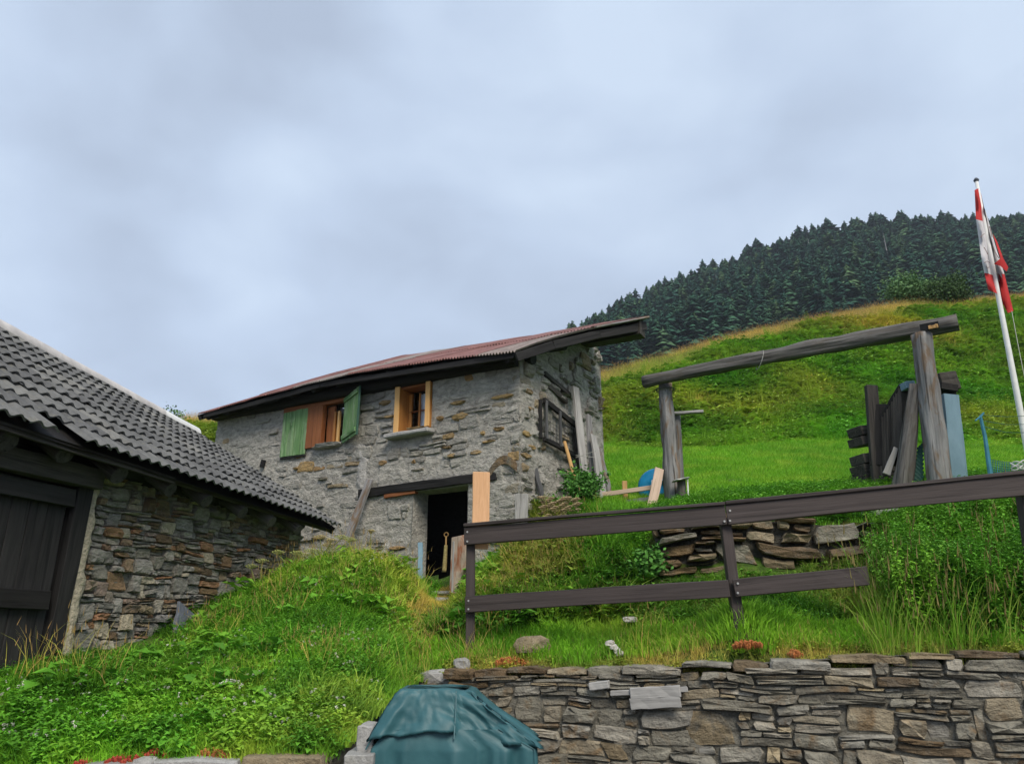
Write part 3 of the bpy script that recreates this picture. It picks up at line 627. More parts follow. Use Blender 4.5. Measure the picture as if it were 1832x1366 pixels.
# openings on the front
DK0, DK1 = fw(836, 940)[0], fw(737, 940)[0]; DZ1 = 3.70
GK0, GK1 = fw(618, 755)[0], fw(506, 775)[0]; GZ0, GZ1 = fw(590, 793)[1], fw(575, 722)[1]+.05
OK0, OK1 = fw(773, 720)[0], fw(711, 730)[0]; OZ0, OZ1 = fw(742, 769)[1], fw(742, 686)[1]
OPEN = [(DK0, DK1, 0, DZ1), (GK0, GK1, GZ0, GZ1), (OK0, OK1, OZ0, OZ1)]
def inopen(k, z, g=0.): return any(a-g < k < b+g and c-g < z < d+g for a, b, c, d in OPEN)
def front_wall():
    ks = sorted(set([round(x, 4) for x in lin(0, 7.9, 240)])-set()); zs = lin(1.2, 5.95, 200)
    for a, b, c, d in OPEN:
        for arr, ts in ((ks, (a, b)), (zs, (c, d))):
            for t in ts:
                if t > 1.3 or arr is ks:
                    i = min(range(len(arr)), key=lambda j: abs(arr[j]-t)); arr[i] = t
    def P(k, z):
        n = mn.fractal(Vector((k*3.5, z*6.5, 3)), 1, 2, 5)*.022+mn.noise(Vector((k*.8, z*.8, 9)))*.05
        if k < .03: n = 0
        bulge = .03*math.exp(-((z-3.95)/.25)**2)*(1 if DK0-.7 < k < DK1+.8 else 0)
        edge = 0 if inopen(k, z, .005) else 1
        return hp(k, min(z, roof_z(k, 0)-.06), (n+bulge)*edge)
    V, Fc = vgrid(ks, zs, P, lambda k, z: not inopen(k, z) and z < roof_z(k, 0)-.02, back=True)
    mk('wall', V, Fc, M['mortar'], hut)
    qs = lin(0, 3.2, 70); 
    def Q(q, z):
        n = mn.fractal(Vector((q*2.2, z*5, 13)), 1, 2, 4)*.028+mn.noise(Vector((q*.8, z*.8, 19)))*.05
        if q < .02: n = 0
        return sp(q, min(z, roof_z(0, q)-.05), n)
    V, Fc = vgrid(qs, lin(1.6, 7.2, 120), Q, lambda q, z: z < roof_z(0, q)+.04)
    o = mk('wall', V, Fc, M['mortar'], hut)
    b = MB()       # back, far end and partitions
    for (k0, q0, k1, q1) in ((0, 3.2, 7.9, 3.2), (7.9, 0, 7.9, 3.2)):
        za, zb = roof_z(k0, q0)-.05, roof_z(k1, q1)-.05
        b.add([hk(k0, q0, 1.2), hk(k1, q1, 1.2), hk(k1, q1, zb), hk((k0+k1)/2, (q0+q1)/2, roof_z((k0+k1)/2, (q0+q1)/2)-.05), hk(k0, q0, za)], [(0, 1, 2, 3, 4)])
    b.make('back_wall', M['mortar'], hut)
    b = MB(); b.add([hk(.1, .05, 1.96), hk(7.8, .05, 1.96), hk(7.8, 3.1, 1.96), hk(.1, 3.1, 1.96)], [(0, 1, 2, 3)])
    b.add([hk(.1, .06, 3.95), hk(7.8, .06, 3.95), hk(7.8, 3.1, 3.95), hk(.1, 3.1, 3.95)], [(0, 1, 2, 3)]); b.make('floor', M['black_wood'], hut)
    b = MB(); b.add([hk(.05, 1.3, 1.9), hk(7.8, 1.3, 1.9), hk(7.8, 1.3, 3.94), hk(.05, 1.3, 3.94)], [(0, 1, 2, 3)]); b.make('inner_wall', M['black_wood'], hut)  # floors and inner wall near black, painting the dark of the unlit interior
    # the thickness of the wall round each opening
    for i, (a, c, z0, z1) in enumerate(OPEN):
        z0 = max(z0, 1.9); dp = (.42, .4, .4)[i]; b = MB()
        for kk, sgn in ((a, 1), (c, -1)):
            V, Fc = vgrid(lin(0, dp, 8), lin(z0-.05, z1+.02, 14), lambda d, z: hp(kk+sgn*(.012*mn.noise(Vector((d*5, z*6, kk)))), z, -d), back=(sgn < 0)); b.add(V, Fc)
        b.add([hp(a, z1, 0), hp(c, z1, 0), hp(c, z1, -dp), hp(a, z1, -dp)], [(0, 1, 2, 3)])
        if i: b.add([hp(a, z0, 0), hp(c, z0, 0), hp(c, z0, -dp), hp(a, z0, -dp)], [(3, 2, 1, 0)])
        b.make('reveal', M['mortar'], hut)
front_wall()
def hut_stones():
    rr = random.Random(21)
    out = rubble(31, 7.9, lambda s: 1.75, lambda s: roof_z(s, 0)-.2, (.10, .17), (.2, .55), .2, .012, .6, .4)
    out = [p for p in out if rr.random() < (.62 if p[0][0] < 3.2 else .42 if p[0][0] < 4.6 else .24) and not any(inopen(k, z, .07) for k, z in p) and not (DK0-.75 < p[0][0] < DK1+1 and 3.5 < p[0][1] < 3.95)]
    stones(hut, out, (H0[0], H0[1]), HS, HN, M['house_stone'], rr, (.004, .045), .06, 300, dome=.35, inset=.18, pick=lambda p: M['ochre_stone'] if rr.random() < .07 else M['house_stone'])
    # named ochre and rust stones where the photograph shows them
    for px, py, w, h in ((824, 745, .37, .17), (788, 748, .15, .09), (820, 720, .36, .09), (900, 710, .55, .10), (893, 767, .22, .09), (865, 775, .09, .08), (852, 810, .26, .10), (810, 815, .2, .09), (686, 828, .2, .12), (742, 826, .1, .09),
                         (531, 838, .16, .06), (745, 765, .5, .05), (875, 790, .3, .05), (680, 690, .4, .06), (700, 745, .35, .06), (835, 860, .5, .10), (570, 962, .4, .05), (710, 980, .35, .07), (690, 720, .3, .10)):
        k, z = fw(px, py); n = 10
        pts = [(k-w/2*math.cos(2*math.pi*i/n)*rr.uniform(.8, 1.1), z+h/2*math.sin(2*math.pi*i/n)*rr.uniform(.75, 1.15)-.0) for i in range(n)]
        vs, fs = stone_geo([(a, b) for a, b in pts][::-1], H0, HS, HN, .05, .05, rr, dome=.6, inset=.3); mk('stone', vs, fs, M['ochre_stone'], hut)
    so = rubble(37, 3.2, lambda s: 2.2, lambda s: roof_z(0, s)-.2, (.12, .2), (.2, .5), .1, .02, .4, .3)
    so = [p for p in so if rr.random() < .5]
    SNv = (-HS[0], -HS[1])
    stones(hut, so, H0, HD, SNv, M['house_stone'], rr, (.035, .07), .06, 60, dome=.5, inset=.3)
    for px, py, w, h in ((944, 700, .28, .11), (948, 732, .2, .09), (940, 776, .3, .12), (950, 800, .25, .08), (940, 815, .3, .1)):
        k, z = sw(px, py); n = 10
        pts = [(k-w/2*math.cos(2*math.pi*i/n)*rr.uniform(.8, 1.1), z+h/2*math.sin(2*math.pi*i/n)*rr.uniform(.75, 1.15)) for i in range(n)]
        vs, fs = stone_geo(pts[::-1], H0, HD, SNv, .045, .05, rr, dome=.6, inset=.3); mk('stone', vs, fs, M['ochre_stone'], hut)
    k, z = fw(646, 835); b = MB(); V, Fc = vgrid(lin(k-.16, k+.12, 9), lin(z-.55, z+.45, 26), lambda u, w: hp(u+.09*mn.noise(Vector((w*4, 3, 1)))+.05*(w-z), w, .045*max(-.3, 1-((u-k+.02)/.13)**2-max(0, abs(w-z)-.3)*4)+.012*mn.noise(Vector((u*14, w*14, 5)))), back=True); b.add(V, Fc); b.make('mortar_smear', M['pale_mortar'], hut)
    # quoins at the corner
    z = 2.1; i = 0
    while z < 5.5:
        h = rr.uniform(.14, .24); a, b = (rr.uniform(.3, .6), rr.uniform(.15, .3)) if i % 2 else (rr.uniform(.15, .3), rr.uniform(.3, .6))
        c = Vector((H0[0]+HS[0]*(a/2-.025)+HD[0]*(b/2-.025), H0[1]+HS[1]*(a/2-.025)+HD[1]*(b/2-.025), z+h/2))
        bm = bmesh.new(); bmesh.ops.create_cube(bm, size=1); bmesh.ops.subdivide_edges(bm, edges=bm.edges[:], cuts=1, use_grid_fill=True)
        for v in bm.verts:
            p = v.co; e = 1-.10*(sum(abs(t) > .4 for t in p) > 1)-.05*(sum(abs(t) > .4 for t in p) > 2)
            q = Vector((p.x*a*e, p.y*b*e, p.z*h*e))+Vector((rr.uniform(-1, 1), rr.uniform(-1, 1), rr.uniform(-1, 1)))*.012
            v.co = Vector((HS[0]*q.x+HD[0]*q.y, HS[1]*q.x+HD[1]*q.y, q.z))
        me = bpy.data.meshes.new('quoin'); bm.to_mesh(me); bm.free(); me.materials.append(M['house_stone']); o = bpy.data.objects.new('quoin', me); o.location = c; link(o, hut)
        z += h+.03; i += 1
    # dark weathered lintel timbers and the brown arch at the corner
    kL, zL = fw(645, 893); kR, zR = fw(905, 852)
    board('lintel', hp(kL, 3.76, -.08), hp(DK0-.6, 3.80, -.08), .3, .15, M['dark_wood'], hut, rough=.012, seg=8)
    board('lintel', hp(fw(745, 880)[0], 3.695, .005), hp(fw(690, 886)[0], 3.665, .005), .1, .07, M['red_wood'], hut)
    b = MB()
    ck, cz = fw(905, 850); arch = []
    for i in range(9):
        f = i/8; arch.append((ck+.28-.56*f, cz-.02+.2*math.sin(math.pi*f)))
    for i in range(8):
        (k0, z0), (k1, z1) = arch[i], arch[i+1]
        q0, q1 = (max(k0, 0), max(-k0, 0)), (max(k1, 0), max(-k1, 0))
        A = [hk(q0[0], q0[1]-.07*(q0[0] > 0), z0), hk(q1[0], q1[1]-.07*(q1[0] > 0), z1), hk(q1[0], q1[1]-.07*(q1[0] > 0), z1+.14), hk(q0[0], q0[1]-.07*(q0[0] > 0), z0+.14)]
        B = [hk(q0[0]+.0, q0[1]+.12, z0), hk(q1[0], q1[1]+.12, z1), hk(q1[0], q1[1]+.12, z1+.14), hk(q0[0], q0[1]+.12, z0+.14)]
        b.add(A+B, [(0, 1, 2, 3), (3, 2, 6, 7), (1, 0, 4, 5)])
    b.make('relieving_arch', M['brown_stone'], hut)
    # two timbers let into the side wall
    for (p, q) in (((972, 668), (1018, 712)), ((979, 690), (1012, 722))):
        a, z0 = sw(*p); c, z1 = sw(*q); board('wall_timber', sp(a, z0, .01), sp(c, (z0+z1)/2-.05, .01), .08, .09, M['char_wood'], hut)
hut_stones()
def hut_roof():
    nc = 11
    for j, (v0, v1, lift) in enumerate(((-.01, .56, 0), (.52, 1.0, .02))):
        for i in range(nc):
            u0, u1 = i/nc-.002, (i+1)/nc+.006; n = 13*6
            jit = RNG.uniform(-.006, .006); sag = RNG.uniform(-.012, .02)
            us = lin(u0, min(u1, 1.004), n+1)
            def P(u, v):
                p = roof(u, v); p.z += .020*math.cos((u-u0)/(u1-u0)*13*2*math.pi)+lift+(.006 if i % 2 else 0)+sag*math.sin(math.pi*(u-u0)*nc)
                return p
            V, Fc = vgrid(us, lin(v0+jit, v1+jit, 5), P); mk('roof_sheet', V, Fc, M['red_sheet'], hut, smooth=True)
    def back(u, v):
        p = roof(u, 1); return p+Vector((HD[0]*.75*v, HD[1]*.75*v, -.34*v))
    for i in range(4):
        V, Fc = vgrid(lin(.15+.85*i/4, .15+.85*(i+1)/4, 160), [0, .5, 1], lambda u, v: back(u, v)+Vector((0, 0, .02*math.cos(u*nc*13*6.283)+.01))); mk('roof_sheet', V, Fc, M['red_sheet'], hut, smooth=True)
    b = MB()
    for lo in (.035, .06):
        V, Fc = vgrid(lin(.003, .997, 30), [.0, .5, 1], lambda u, v: roof(u, v*.985+.008)-Vector((0, 0, lo)), back=lo > .05); b.add(V, Fc)
    V, Fc = vgrid(lin(.152, .997, 10), [0, 1], lambda u, v: back(u, v)-Vector((0, 0, .06))); b.add(V, Fc)
    b.make('roof_boards', M['black_wood'], hut)
    for i in range(13):
        u = .03+i*.94/12; a = roof(u, .015)-Vector((0, 0, .14)); c = roof(u, .97)-Vector((0, 0, .14)); log('rafter', a, c, .07, .065, M['black_wood'], hut, n=8, seg=5, seed=i)
    # barge boards at both ends, plate along the wall head, purlins
    a, m_, c = roof(0, .0), roof(0, .5), roof(0, 1)
    
    for v0, v1 in ((0, .25), (.25, .6), (.6, 1)): board('barge_board', roof(.002, v0)-Vector((0, 0, .11+.06*v0)), roof(.002, v1)-Vector((0, 0, .11+.06*v1)), .05, .15, M['dark_wood'], hut)
    board('barge_board', roof(1, 0)-Vector((0, 0, .10)), roof(1, 1)-Vector((0, 0, .12)), .05, .12, M['dark_wood'], hut)
    k1 = 7.95; log('wall_plate', hp(.02, roof_z(0, 0)-.22, .06), hp(k1, roof_z(k1, 0)-.2, .06), .12, .12, M['black_wood'], hut, flat=.5)
    board('eave_board', roof(.01, .012)-Vector((0, 0, .09)), roof(.55, .012)-Vector((0, 0, .09)), .04, .10, M['dark_wood'], hut)
    board('eave_board', roof(.552, .012)-Vector((0, 0, .09)), roof(.985, .012)-Vector((0, 0, .09)), .04, .10, M['dark_wood'], hut)
    c2 = hk(RK[0]+.04, QR-.12, RZ[0]-.25); board('ridge_beam', c2, hk(1.5, QR-.12, interp(1.5, RK, RZ)-.3), .28, .33, M['char_wood'], hut, rough=.012, endcut=.05)
    board('verge_plank', hk(RK[0]-.03, QR-.05, RZ[0]-.03), roof(.0, .55)+Vector((0, 0, .0)), .16, .03, M['grey_wood'], hut)
    q = 1.0; log('purlin', hk(-.33, q, sw(1010, 636)[1]-.02), hk(1.2, q, sw(1010, 636)[1]+.05), .12, .12, M['dark_wood'], hut)
    log('purlin', hk(-.12, .25, roof_z(0, .25)-.26), hk(.8, .25, roof_z(.8, .25)-.24), .11, .11, M['dark_wood'], hut)
hut_roof()
def hut_windows():
    # green-shuttered double window: red-brown frame, left shutter shut, right one swung out
    w = board('window', hp(GK0, GZ1-.05, -.02), hp(GK1, GZ1-.05, -.02), .12, .10, M['red_wood'], hut)
    kc0, kc1 = fw(579, 765)[0], fw(552, 770)[0]
    board('post', hp((kc0+kc1)/2, GZ0-.04, .005), hp((kc0+kc1)/2, GZ1-.1, .005), abs(kc1-kc0), .12, M['red_wood'], w, up=HN+(0,))
    board('frame', hp(GK0-.02, GZ1+.03, .02), hp(kc0+.12, GZ1+.01, .02), .1, .06, M['tan_wood'], w)
    k2 = fw(592, 760)[0]
    board('casement', hp((kc0+k2)/2, GZ0, -.10), hp((kc0+k2)/2, GZ1-.12, -.10), abs(kc0-k2), .04, M['red_wood'], w, up=HN+(0,))
    for kx, mt in ((fw(594, 760)[0], 'orange_wood'), (fw(601, 758)[0], 'honey_wood')):
        board('casement', hp(kx, GZ0, -.08), hp(kx, GZ1-.25, -.08), .055, .05, M[mt], w, up=HN+(0,))
    b = MB(); b.add([hp(GK0, GZ0, -.16), hp(k2, GZ0, -.16), hp(k2, GZ1-.1, -.16), hp(GK0, GZ1-.1, -.16)], [(0, 1, 2, 3)]); b.make('pane', M['glass'], w)
    # left shutter
    ka, kb = kc1-.005, GK1-.03; zb, zt = GZ0-.14, GZ1-.10
    sh = board('shutter', hp(ka+.01, (zb+zt)/2, .02), hp(kb-.01, (zb+zt)/2, .02), .03, .1, M['green_edge'], hut, up=(0, 0, 1))
    n = 4; wd = (kb-ka)/n
    for i in range(n):
        c = ka+wd*(i+.5); board('plank', hp(c, zb+RNG.uniform(-.01, .01), .045), hp(c, zt+RNG.uniform(-.01, .01), .045), wd-.008, .022, M['green_wood'], sh, up=HN+(0,), bev=.004, rough=.002)
    board('ledge', hp(ka, zb-.02, .03), hp(kb, zb-.02, .03), .03, .03, M['dark_wood'], sh)
    # right shutter
    h0 = hp(GK0, 0, .05); dv = Vector((.42, -.55, 0)).normalized(); nv = Vector((dv.y, -dv.x, 0)); Wd = .62; z0, z1 = GZ0-.06, GZ1-.05
    sh = board('shutter', h0+Vector((0, 0, (z0+z1)/2))+nv*-.03, h0+dv*Wd+Vector((0, 0, (z0+z1)/2))+nv*-.03, .025, .08, M['green_edge'], hut)
    for i in range(5):
        c = h0+dv*Wd*(i+.5)/5; r0 = .07*(i+.5)/5; board('plank', c+Vector((0, 0, z0+r0)), c+Vector((0, 0, z1+r0*1.3)), Wd/5-.006, .022, M['green_wood'], sh, up=nv, bev=.004, rough=.002)
    for zz, mt in ((z0+.10, 'green_wood'), (z1-.07, 'green_wood')):
        board('ledge', h0+dv*.02+nv*.025+Vector((0, 0, zz)), h0+dv*(Wd-.03)+nv*.025+Vector((0, 0, zz+.07)), .03, .09, M[mt], sh)
        board('ledge', h0+dv*.02-nv*-.025+nv*0+Vector((0, 0, zz)), h0+dv*(Wd-.03)-nv*.025+Vector((0, 0, zz+.07)), .03, .09, M[mt], sh) if False else None
    board('edge', h0+dv*(Wd+.012)+Vector((0, 0, z0+.05)), h0+dv*(Wd+.012)+Vector((0, 0, z1+.09)), .05, .03, M['green_edge'], sh, up=nv)
    boulder('sill', hp(fw(590, 797)[0], GZ0-.06, .04), (.75, .28, .10), M['house_stone'], seed=4, parent=hut, rz=math.atan2(HS[1], HS[0]))
    # orange window
    w = board('window', hp(OK0, OZ1-.04, -.12), hp(OK1, OZ1-.04, -.12), .3, .07, M['red_wood'], hut)
    wl = fw(718.5, 730)[0]; wr = fw(766, 722)[0]
    board('lining', hp((OK1+wl)/2, OZ0, -.12), hp((OK1+wl)/2, OZ1-.02, -.12), abs(OK1-wl), .36, M['orange_wood'], w, up=HN+(0,), bev=.003)
    board('lining', hp((OK0+wr)/2, OZ0, -.12), hp((OK0+wr)/2, OZ1-.02, -.12), abs(wr-OK0), .36, M['orange_wood'], w, up=HN+(0,), bev=.003)
    board('lit_edge', hp((OK1+wl)/2, OZ0-.01, .075), hp((OK1+wl)/2, OZ1+.03, .075), abs(OK1-wl)+.01, .024, M['honey_wood'], w, up=HN+(0,), bev=.003)  # paler wood paints the lit front edges of the lining boards
    board('lit_edge', hp((OK0+wr)/2, OZ0+.01, .075), hp((OK0+wr)/2, OZ1+.04, .075), abs(wr-OK0)+.01, .024, M['honey_wood'], w, up=HN+(0,), bev=.003)
    board('header', hp(OK0-.03, OZ1+.04, .03), hp(OK1+.05, OZ1+.04, .03), .12, .09, M['char_wood'], hut)
    board('rail', hp(wr, OZ0+.03, -.22), hp(wl, OZ0+.03, -.22), .05, .06, M['orange_wood'], w)
    for f, ww in ((.03, .06), (.40, .035), (.97, .06)):
        kx = wl+(wr-wl)*f if f > .1 else wl-.03; board('casement', hp(kx, OZ0+.02, -.22), hp(kx, OZ1-.12, -.22), ww, .04, M['orange_wood'], w, up=HN+(0,))
    board('glazing_bar', hp(wr, (OZ0+OZ1)/2-.02, -.215), hp(wl, (OZ0+OZ1)/2-.02, -.215), .03, .025, M['red_wood'], w)
    b = MB(); b.add([hp(wr, OZ0, -.23), hp(wl, OZ0, -.23), hp(wl, OZ1-.1, -.23), hp(wr, OZ1-.1, -.23)], [(0, 1, 2, 3)]); b.make('pane', M['glass'], w)
    V, Fc = vgrid(lin(wr+.0, wl-.17, 24), lin(OZ0+.02, OZ1-.12, 4), lambda k, z: hp(k, z, -.27+.012*math.sin(k*70)), back=True); mk('curtain', V, Fc, M['curtain'], w, smooth=True)
    kk, zz = fw(740, 777); board('sill', hp(fw(698, 782)[0], zz-.01, .10), hp(fw(778, 770)[0], zz+.0, .10), .22, .085, M['granite'], hut, bev=.02, rough=.008)
hut_windows()
# door step and bits round the doorway
for i, (px, py, w, h) in enumerate(((795, 1062, .8, .09), (800, 1075, .65, .08))):
    k, z = fw(px, py); boulder('step', hp(k, (1.97, 1.88)[i], .18+.2*i), (w, .34, h), M['house_stone'], seed=40+i, parent=hut, rz=math.atan2(HS[1], HS[0]))
# ------------------------------------------------------------------ barn on the left
barn = thing('stone_barn', (BW[0]+BT[0]*1.5, BW[1]+BT[1]*1.5, 1.3), 'dry stone barn with grey concrete tile roof and dark plank door', 'barn')
def ez(m): return 3.16-.039*m
def rz(m): return 5.276-.1088*m
def bp(m, i, z): return Vector((BE[0]+BT[0]*m+BI[0]*i, BE[1]+BT[1]*m+BI[1]*i, z))
def broof(m, v, lift=0.):
    return bp(m, 2.9*v, ez(m)*(1-v)+rz(m)*v+lift)
bw = lambda px, py: on_wall(px, py, BW, BT)
BN = (-BI[0], -BI[1])
M0, M1 = -1.35, 5.95
def barn_roof():
    nc, nr = 24, 11; w = (M1-M0)/nc
    ov, th = 1.28, .02
    Ls = math.hypot(2.9, 1.85)/nr
    xs = lin(0, 1, 15); vs, fs = [], []
    prof = lambda x: .019*(1+math.cos(2*math.pi*2*(x-.25)))
    n = len(xs)
    for y, dz in ((0, .036), (ov*Ls, -.004)): vs += [(x*w*1.01, y, prof(x)+dz) for x in xs]
    vs += [(x*w*1.01, .004, prof(x)+.036-th) for x in xs]
    for i in range(n-1): fs += [(i, i+1, n+i+1, n+i), (2*n+i, 2*n+i+1, i+1, i)]
    me = mesh('roof_tile', vs, fs); me.materials.append(M['tile'])
    for c in range(nc):
        for r in range(nr):
            if r == 0 and c in (6,): continue         # slipped and missing tiles at the eave
            m, v = M0+c*w, r/nr-.012
            o_ = broof(m, v); X = (broof(m+w, v)-o_).normalized(); Yv = (broof(m, v+.1)-o_).normalized(); Z = X.cross(Yv).normalized(); Yv = Z.cross(X)
            # X runs away from the camera, upslope is to the left: keep the axes right-handed
            if Z.z < 0: Z = -Z
            Mx = Matrix((X, Yv, Z)).transposed().to_4x4(); jz = abs(RNG.gauss(0, .006))
            if r == 0 and c in (5, 7): o_ = o_-Yv*.05; jz = .02
            Mx.translation = o_+Z*(.035+jz)+Yv*RNG.gauss(0, .006)
            Mx = Mx @ Matrix.Rotation(RNG.gauss(0, .006), 4, 'Z')
            o = bpy.data.objects.new('roof_tile', me); o.matrix_basis = Mx; link(o, barn)
    b = MB()
    for lo in (.0, .03): V, Fc = vgrid(lin(M0, M1-.02, 12), [0.0, .5, 1], lambda m, v: broof(m, v, -lo-.005)); b.add(V, Fc)
    V, Fc = vgrid(lin(M0, M1-.02, 12), [0, 1], lambda m, v: bp(m, 2.9+2.9*v, rz(m)-1.9*v)); b.add(V, Fc); b.make('roof_boards', M['black_wood'], barn)
    # ridge caps
    for a, c_, k, mt in ((-.3, 1.6, 1, 'ridge_cap'), (1.58, 3.4, 1, 'ridge_cap'), (3.38, 5.1, 1, 'ridge_cap'), (5.08, 5.98, 1.0, 'white_paint')):
        V, Fc = vgrid(lin(a, c_, 14), lin(-1.9, 1.9, 11), lambda m, t: bp(m, 2.9-.16*k*math.sin(t), rz(m)+.0+.15*k*math.cos(t)+.006*mn.noise(Vector((m*5, t, 0))))); o = mk('ridge_cap', V, Fc, M[mt], barn, smooth=True)
    board('ridge_end_board', bp(5.1, 2.72, rz(5.1)-.10), bp(6.0, 2.72, rz(6)-.1), .03, .07, M['dark_wood'], barn)
    # timber under the eave
    board('eave_board', bp(M0, .05, ez(M0)-.03), bp(2.2, .05, ez(2.2)-.03), .05, .075, M['char_wood'], barn, rough=.008)
    board('eave_board', bp(2.21, .12, ez(2.21)-.02), bp(5.95, .12, ez(5.95)-.02), .05, .05, M['char_wood'], barn, rough=.008)
    log('wall_plate', bp(-1.5, .56, 3.24), bp(5.75, .56, 3.02), .13, .12, M['dark_wood'], barn, flat=.4)
    for i, (px, py) in enumerate(((8, 790), (112, 812), (208, 850), (300, 876), (365, 897), (430, 917), (482, 934), (530, 948))):
        m, z = on_wall(px, py, (BE[0]+BI[0]*.14, BE[1]+BI[1]*.14), BT); r = .095 if i < 3 else .08
        log('rafter', bp(m, .10, z), bp(m+.02, 2.7, z+1.62), r, r*.9, M['rafter_wood'], barn, n=10, seg=6, rough=.16, seed=i)
    board('verge_board', broof(5.93, .02, -.06), broof(5.93, .99, -.08), .035, .11, M['char_wood'], barn)
barn_roof()
def barn_wall():
    L0 = 1.62; Lw = 5.7-L0; O = (BW[0]+BT[0]*L0, BW[1]+BT[1]*L0)
    zb = lambda s: .95+.22*s; zt = lambda s: ez(s+L0)-.04-.02*s
    rr = random.Random(4)
    out = rubble(53, Lw, zb, zt, (.045, .105), (.11, .36), .28, .005, .8, .5, .2)
    out.sort(key=lambda p: p[0][0])
    m0 = bw(95, 1150)[0]
    def pick(p): return M['beige_mortar'] if rr.random() < .06 else (M['brown_stone'] if rr.random() < .14 else M['barn_stone'])
    stones(barn, out, O, BT, BN, M['barn_stone'], rr, (.025, .085), .10, 300, pick=pick, dome=.2, inset=.12)
    b = MB(); A = lambda m, d, z: Vector((BW[0]+BT[0]*m+BN[0]*d, BW[1]+BT[1]*m+BN[1]*d, z))
    V, Fc = vgrid(lin(1.46, 5.7, 60), lin(.8, 3.2, 30), lambda m, z: A(m, .012+.03*mn.noise(Vector((m*9, z*11, 2))), z)); b.add(V, Fc)
    for m in (5.7,): b.add([A(m, .0, .8), A(m, -5, .8), A(m, -5, 3.4), A(m, -2.4, rz(m)-.12), A(m, 0, 3.2)], [(0, 1, 2, 3, 4)])
    b.add([A(5.7, -.3, .8), A(-1.3, -.3, .8), A(-1.3, -.3, 3.3), A(5.7, -.3, 3.1)], [(0, 1, 2, 3)])
    b.make('wall', M['wall_mortar'], barn)
    # pale mortar edge beside the door
    V, Fc = vgrid(lin(0, 1, 7), lin(1.0, 2.96, 60), lambda t, z: A(1.44+.20*t+(.02*mn.noise(Vector((t*2, z*7, 5))) if t > .1 else 0)+(.035*mn.noise(Vector((4, z*5, 1))) if t > .6 else 0), .115*math.sin(math.pi*min(1, t*.8+.15))+.02*mn.noise(Vector((t*6, z*14, 3))), z)); mk('mortar_edge', V, Fc, M['beige_mortar'], barn, smooth=True)
    # door: planks, jamb, head beam, ledge
    up = BN+(0,)
    d = board('door', A(-1.3, .0, 1.1), A(1.26, .0, 1.1), .04, .12, M['dark_wood'], barn)
    x = 1.26
    while x > -1.3:
        w = RNG.uniform(.17, .24); board('plank', A(x-w/2, .03, .85), A(x-w/2, .03, 2.66), w-.008, .035, M['dark_wood'], d, up=up, rough=.004); x -= w
    board('ledge', A(-1.3, .085, bw(40, 1062)[1]), A(1.2, .085, bw(110, 1075)[1]), .07, .17, M['black_wood'], d)
    board('jamb', A(1.36, .05, .85), A(1.40, .05, 2.95), .18, .12, M['dark_wood'], barn, up=up)
    board('door_head', A(-1.4, .04, 2.74), A(1.28, .04, 2.72), .16, .16, M['dark_wood'], barn, rough=.01)
    board('door_head', A(-1.4, .10, 2.97), A(1.5, .10, 2.93), .22, .2, M['char_wood'], barn, rough=.012)
barn_wall()
# slate slab leaning against the barn
_m, _z = bw(296, 1122)
def slab():
    A = lambda m, d, z: Vector((BW[0]+BT[0]*m+BN[0]*d, BW[1]+BT[1]*m+BN[1]*d, z))
    o = board('slate_slab', A(_m-.12, .34, _z-.14), A(_m+.10, .18, _z+.2), .34, .045, M['dark_slab'], up=BN+(.2,), rough=.012, seg=3)
    tag(o, 'dark tilted slate slab leaning against the foot of the barn wall', 'slab')
slab()

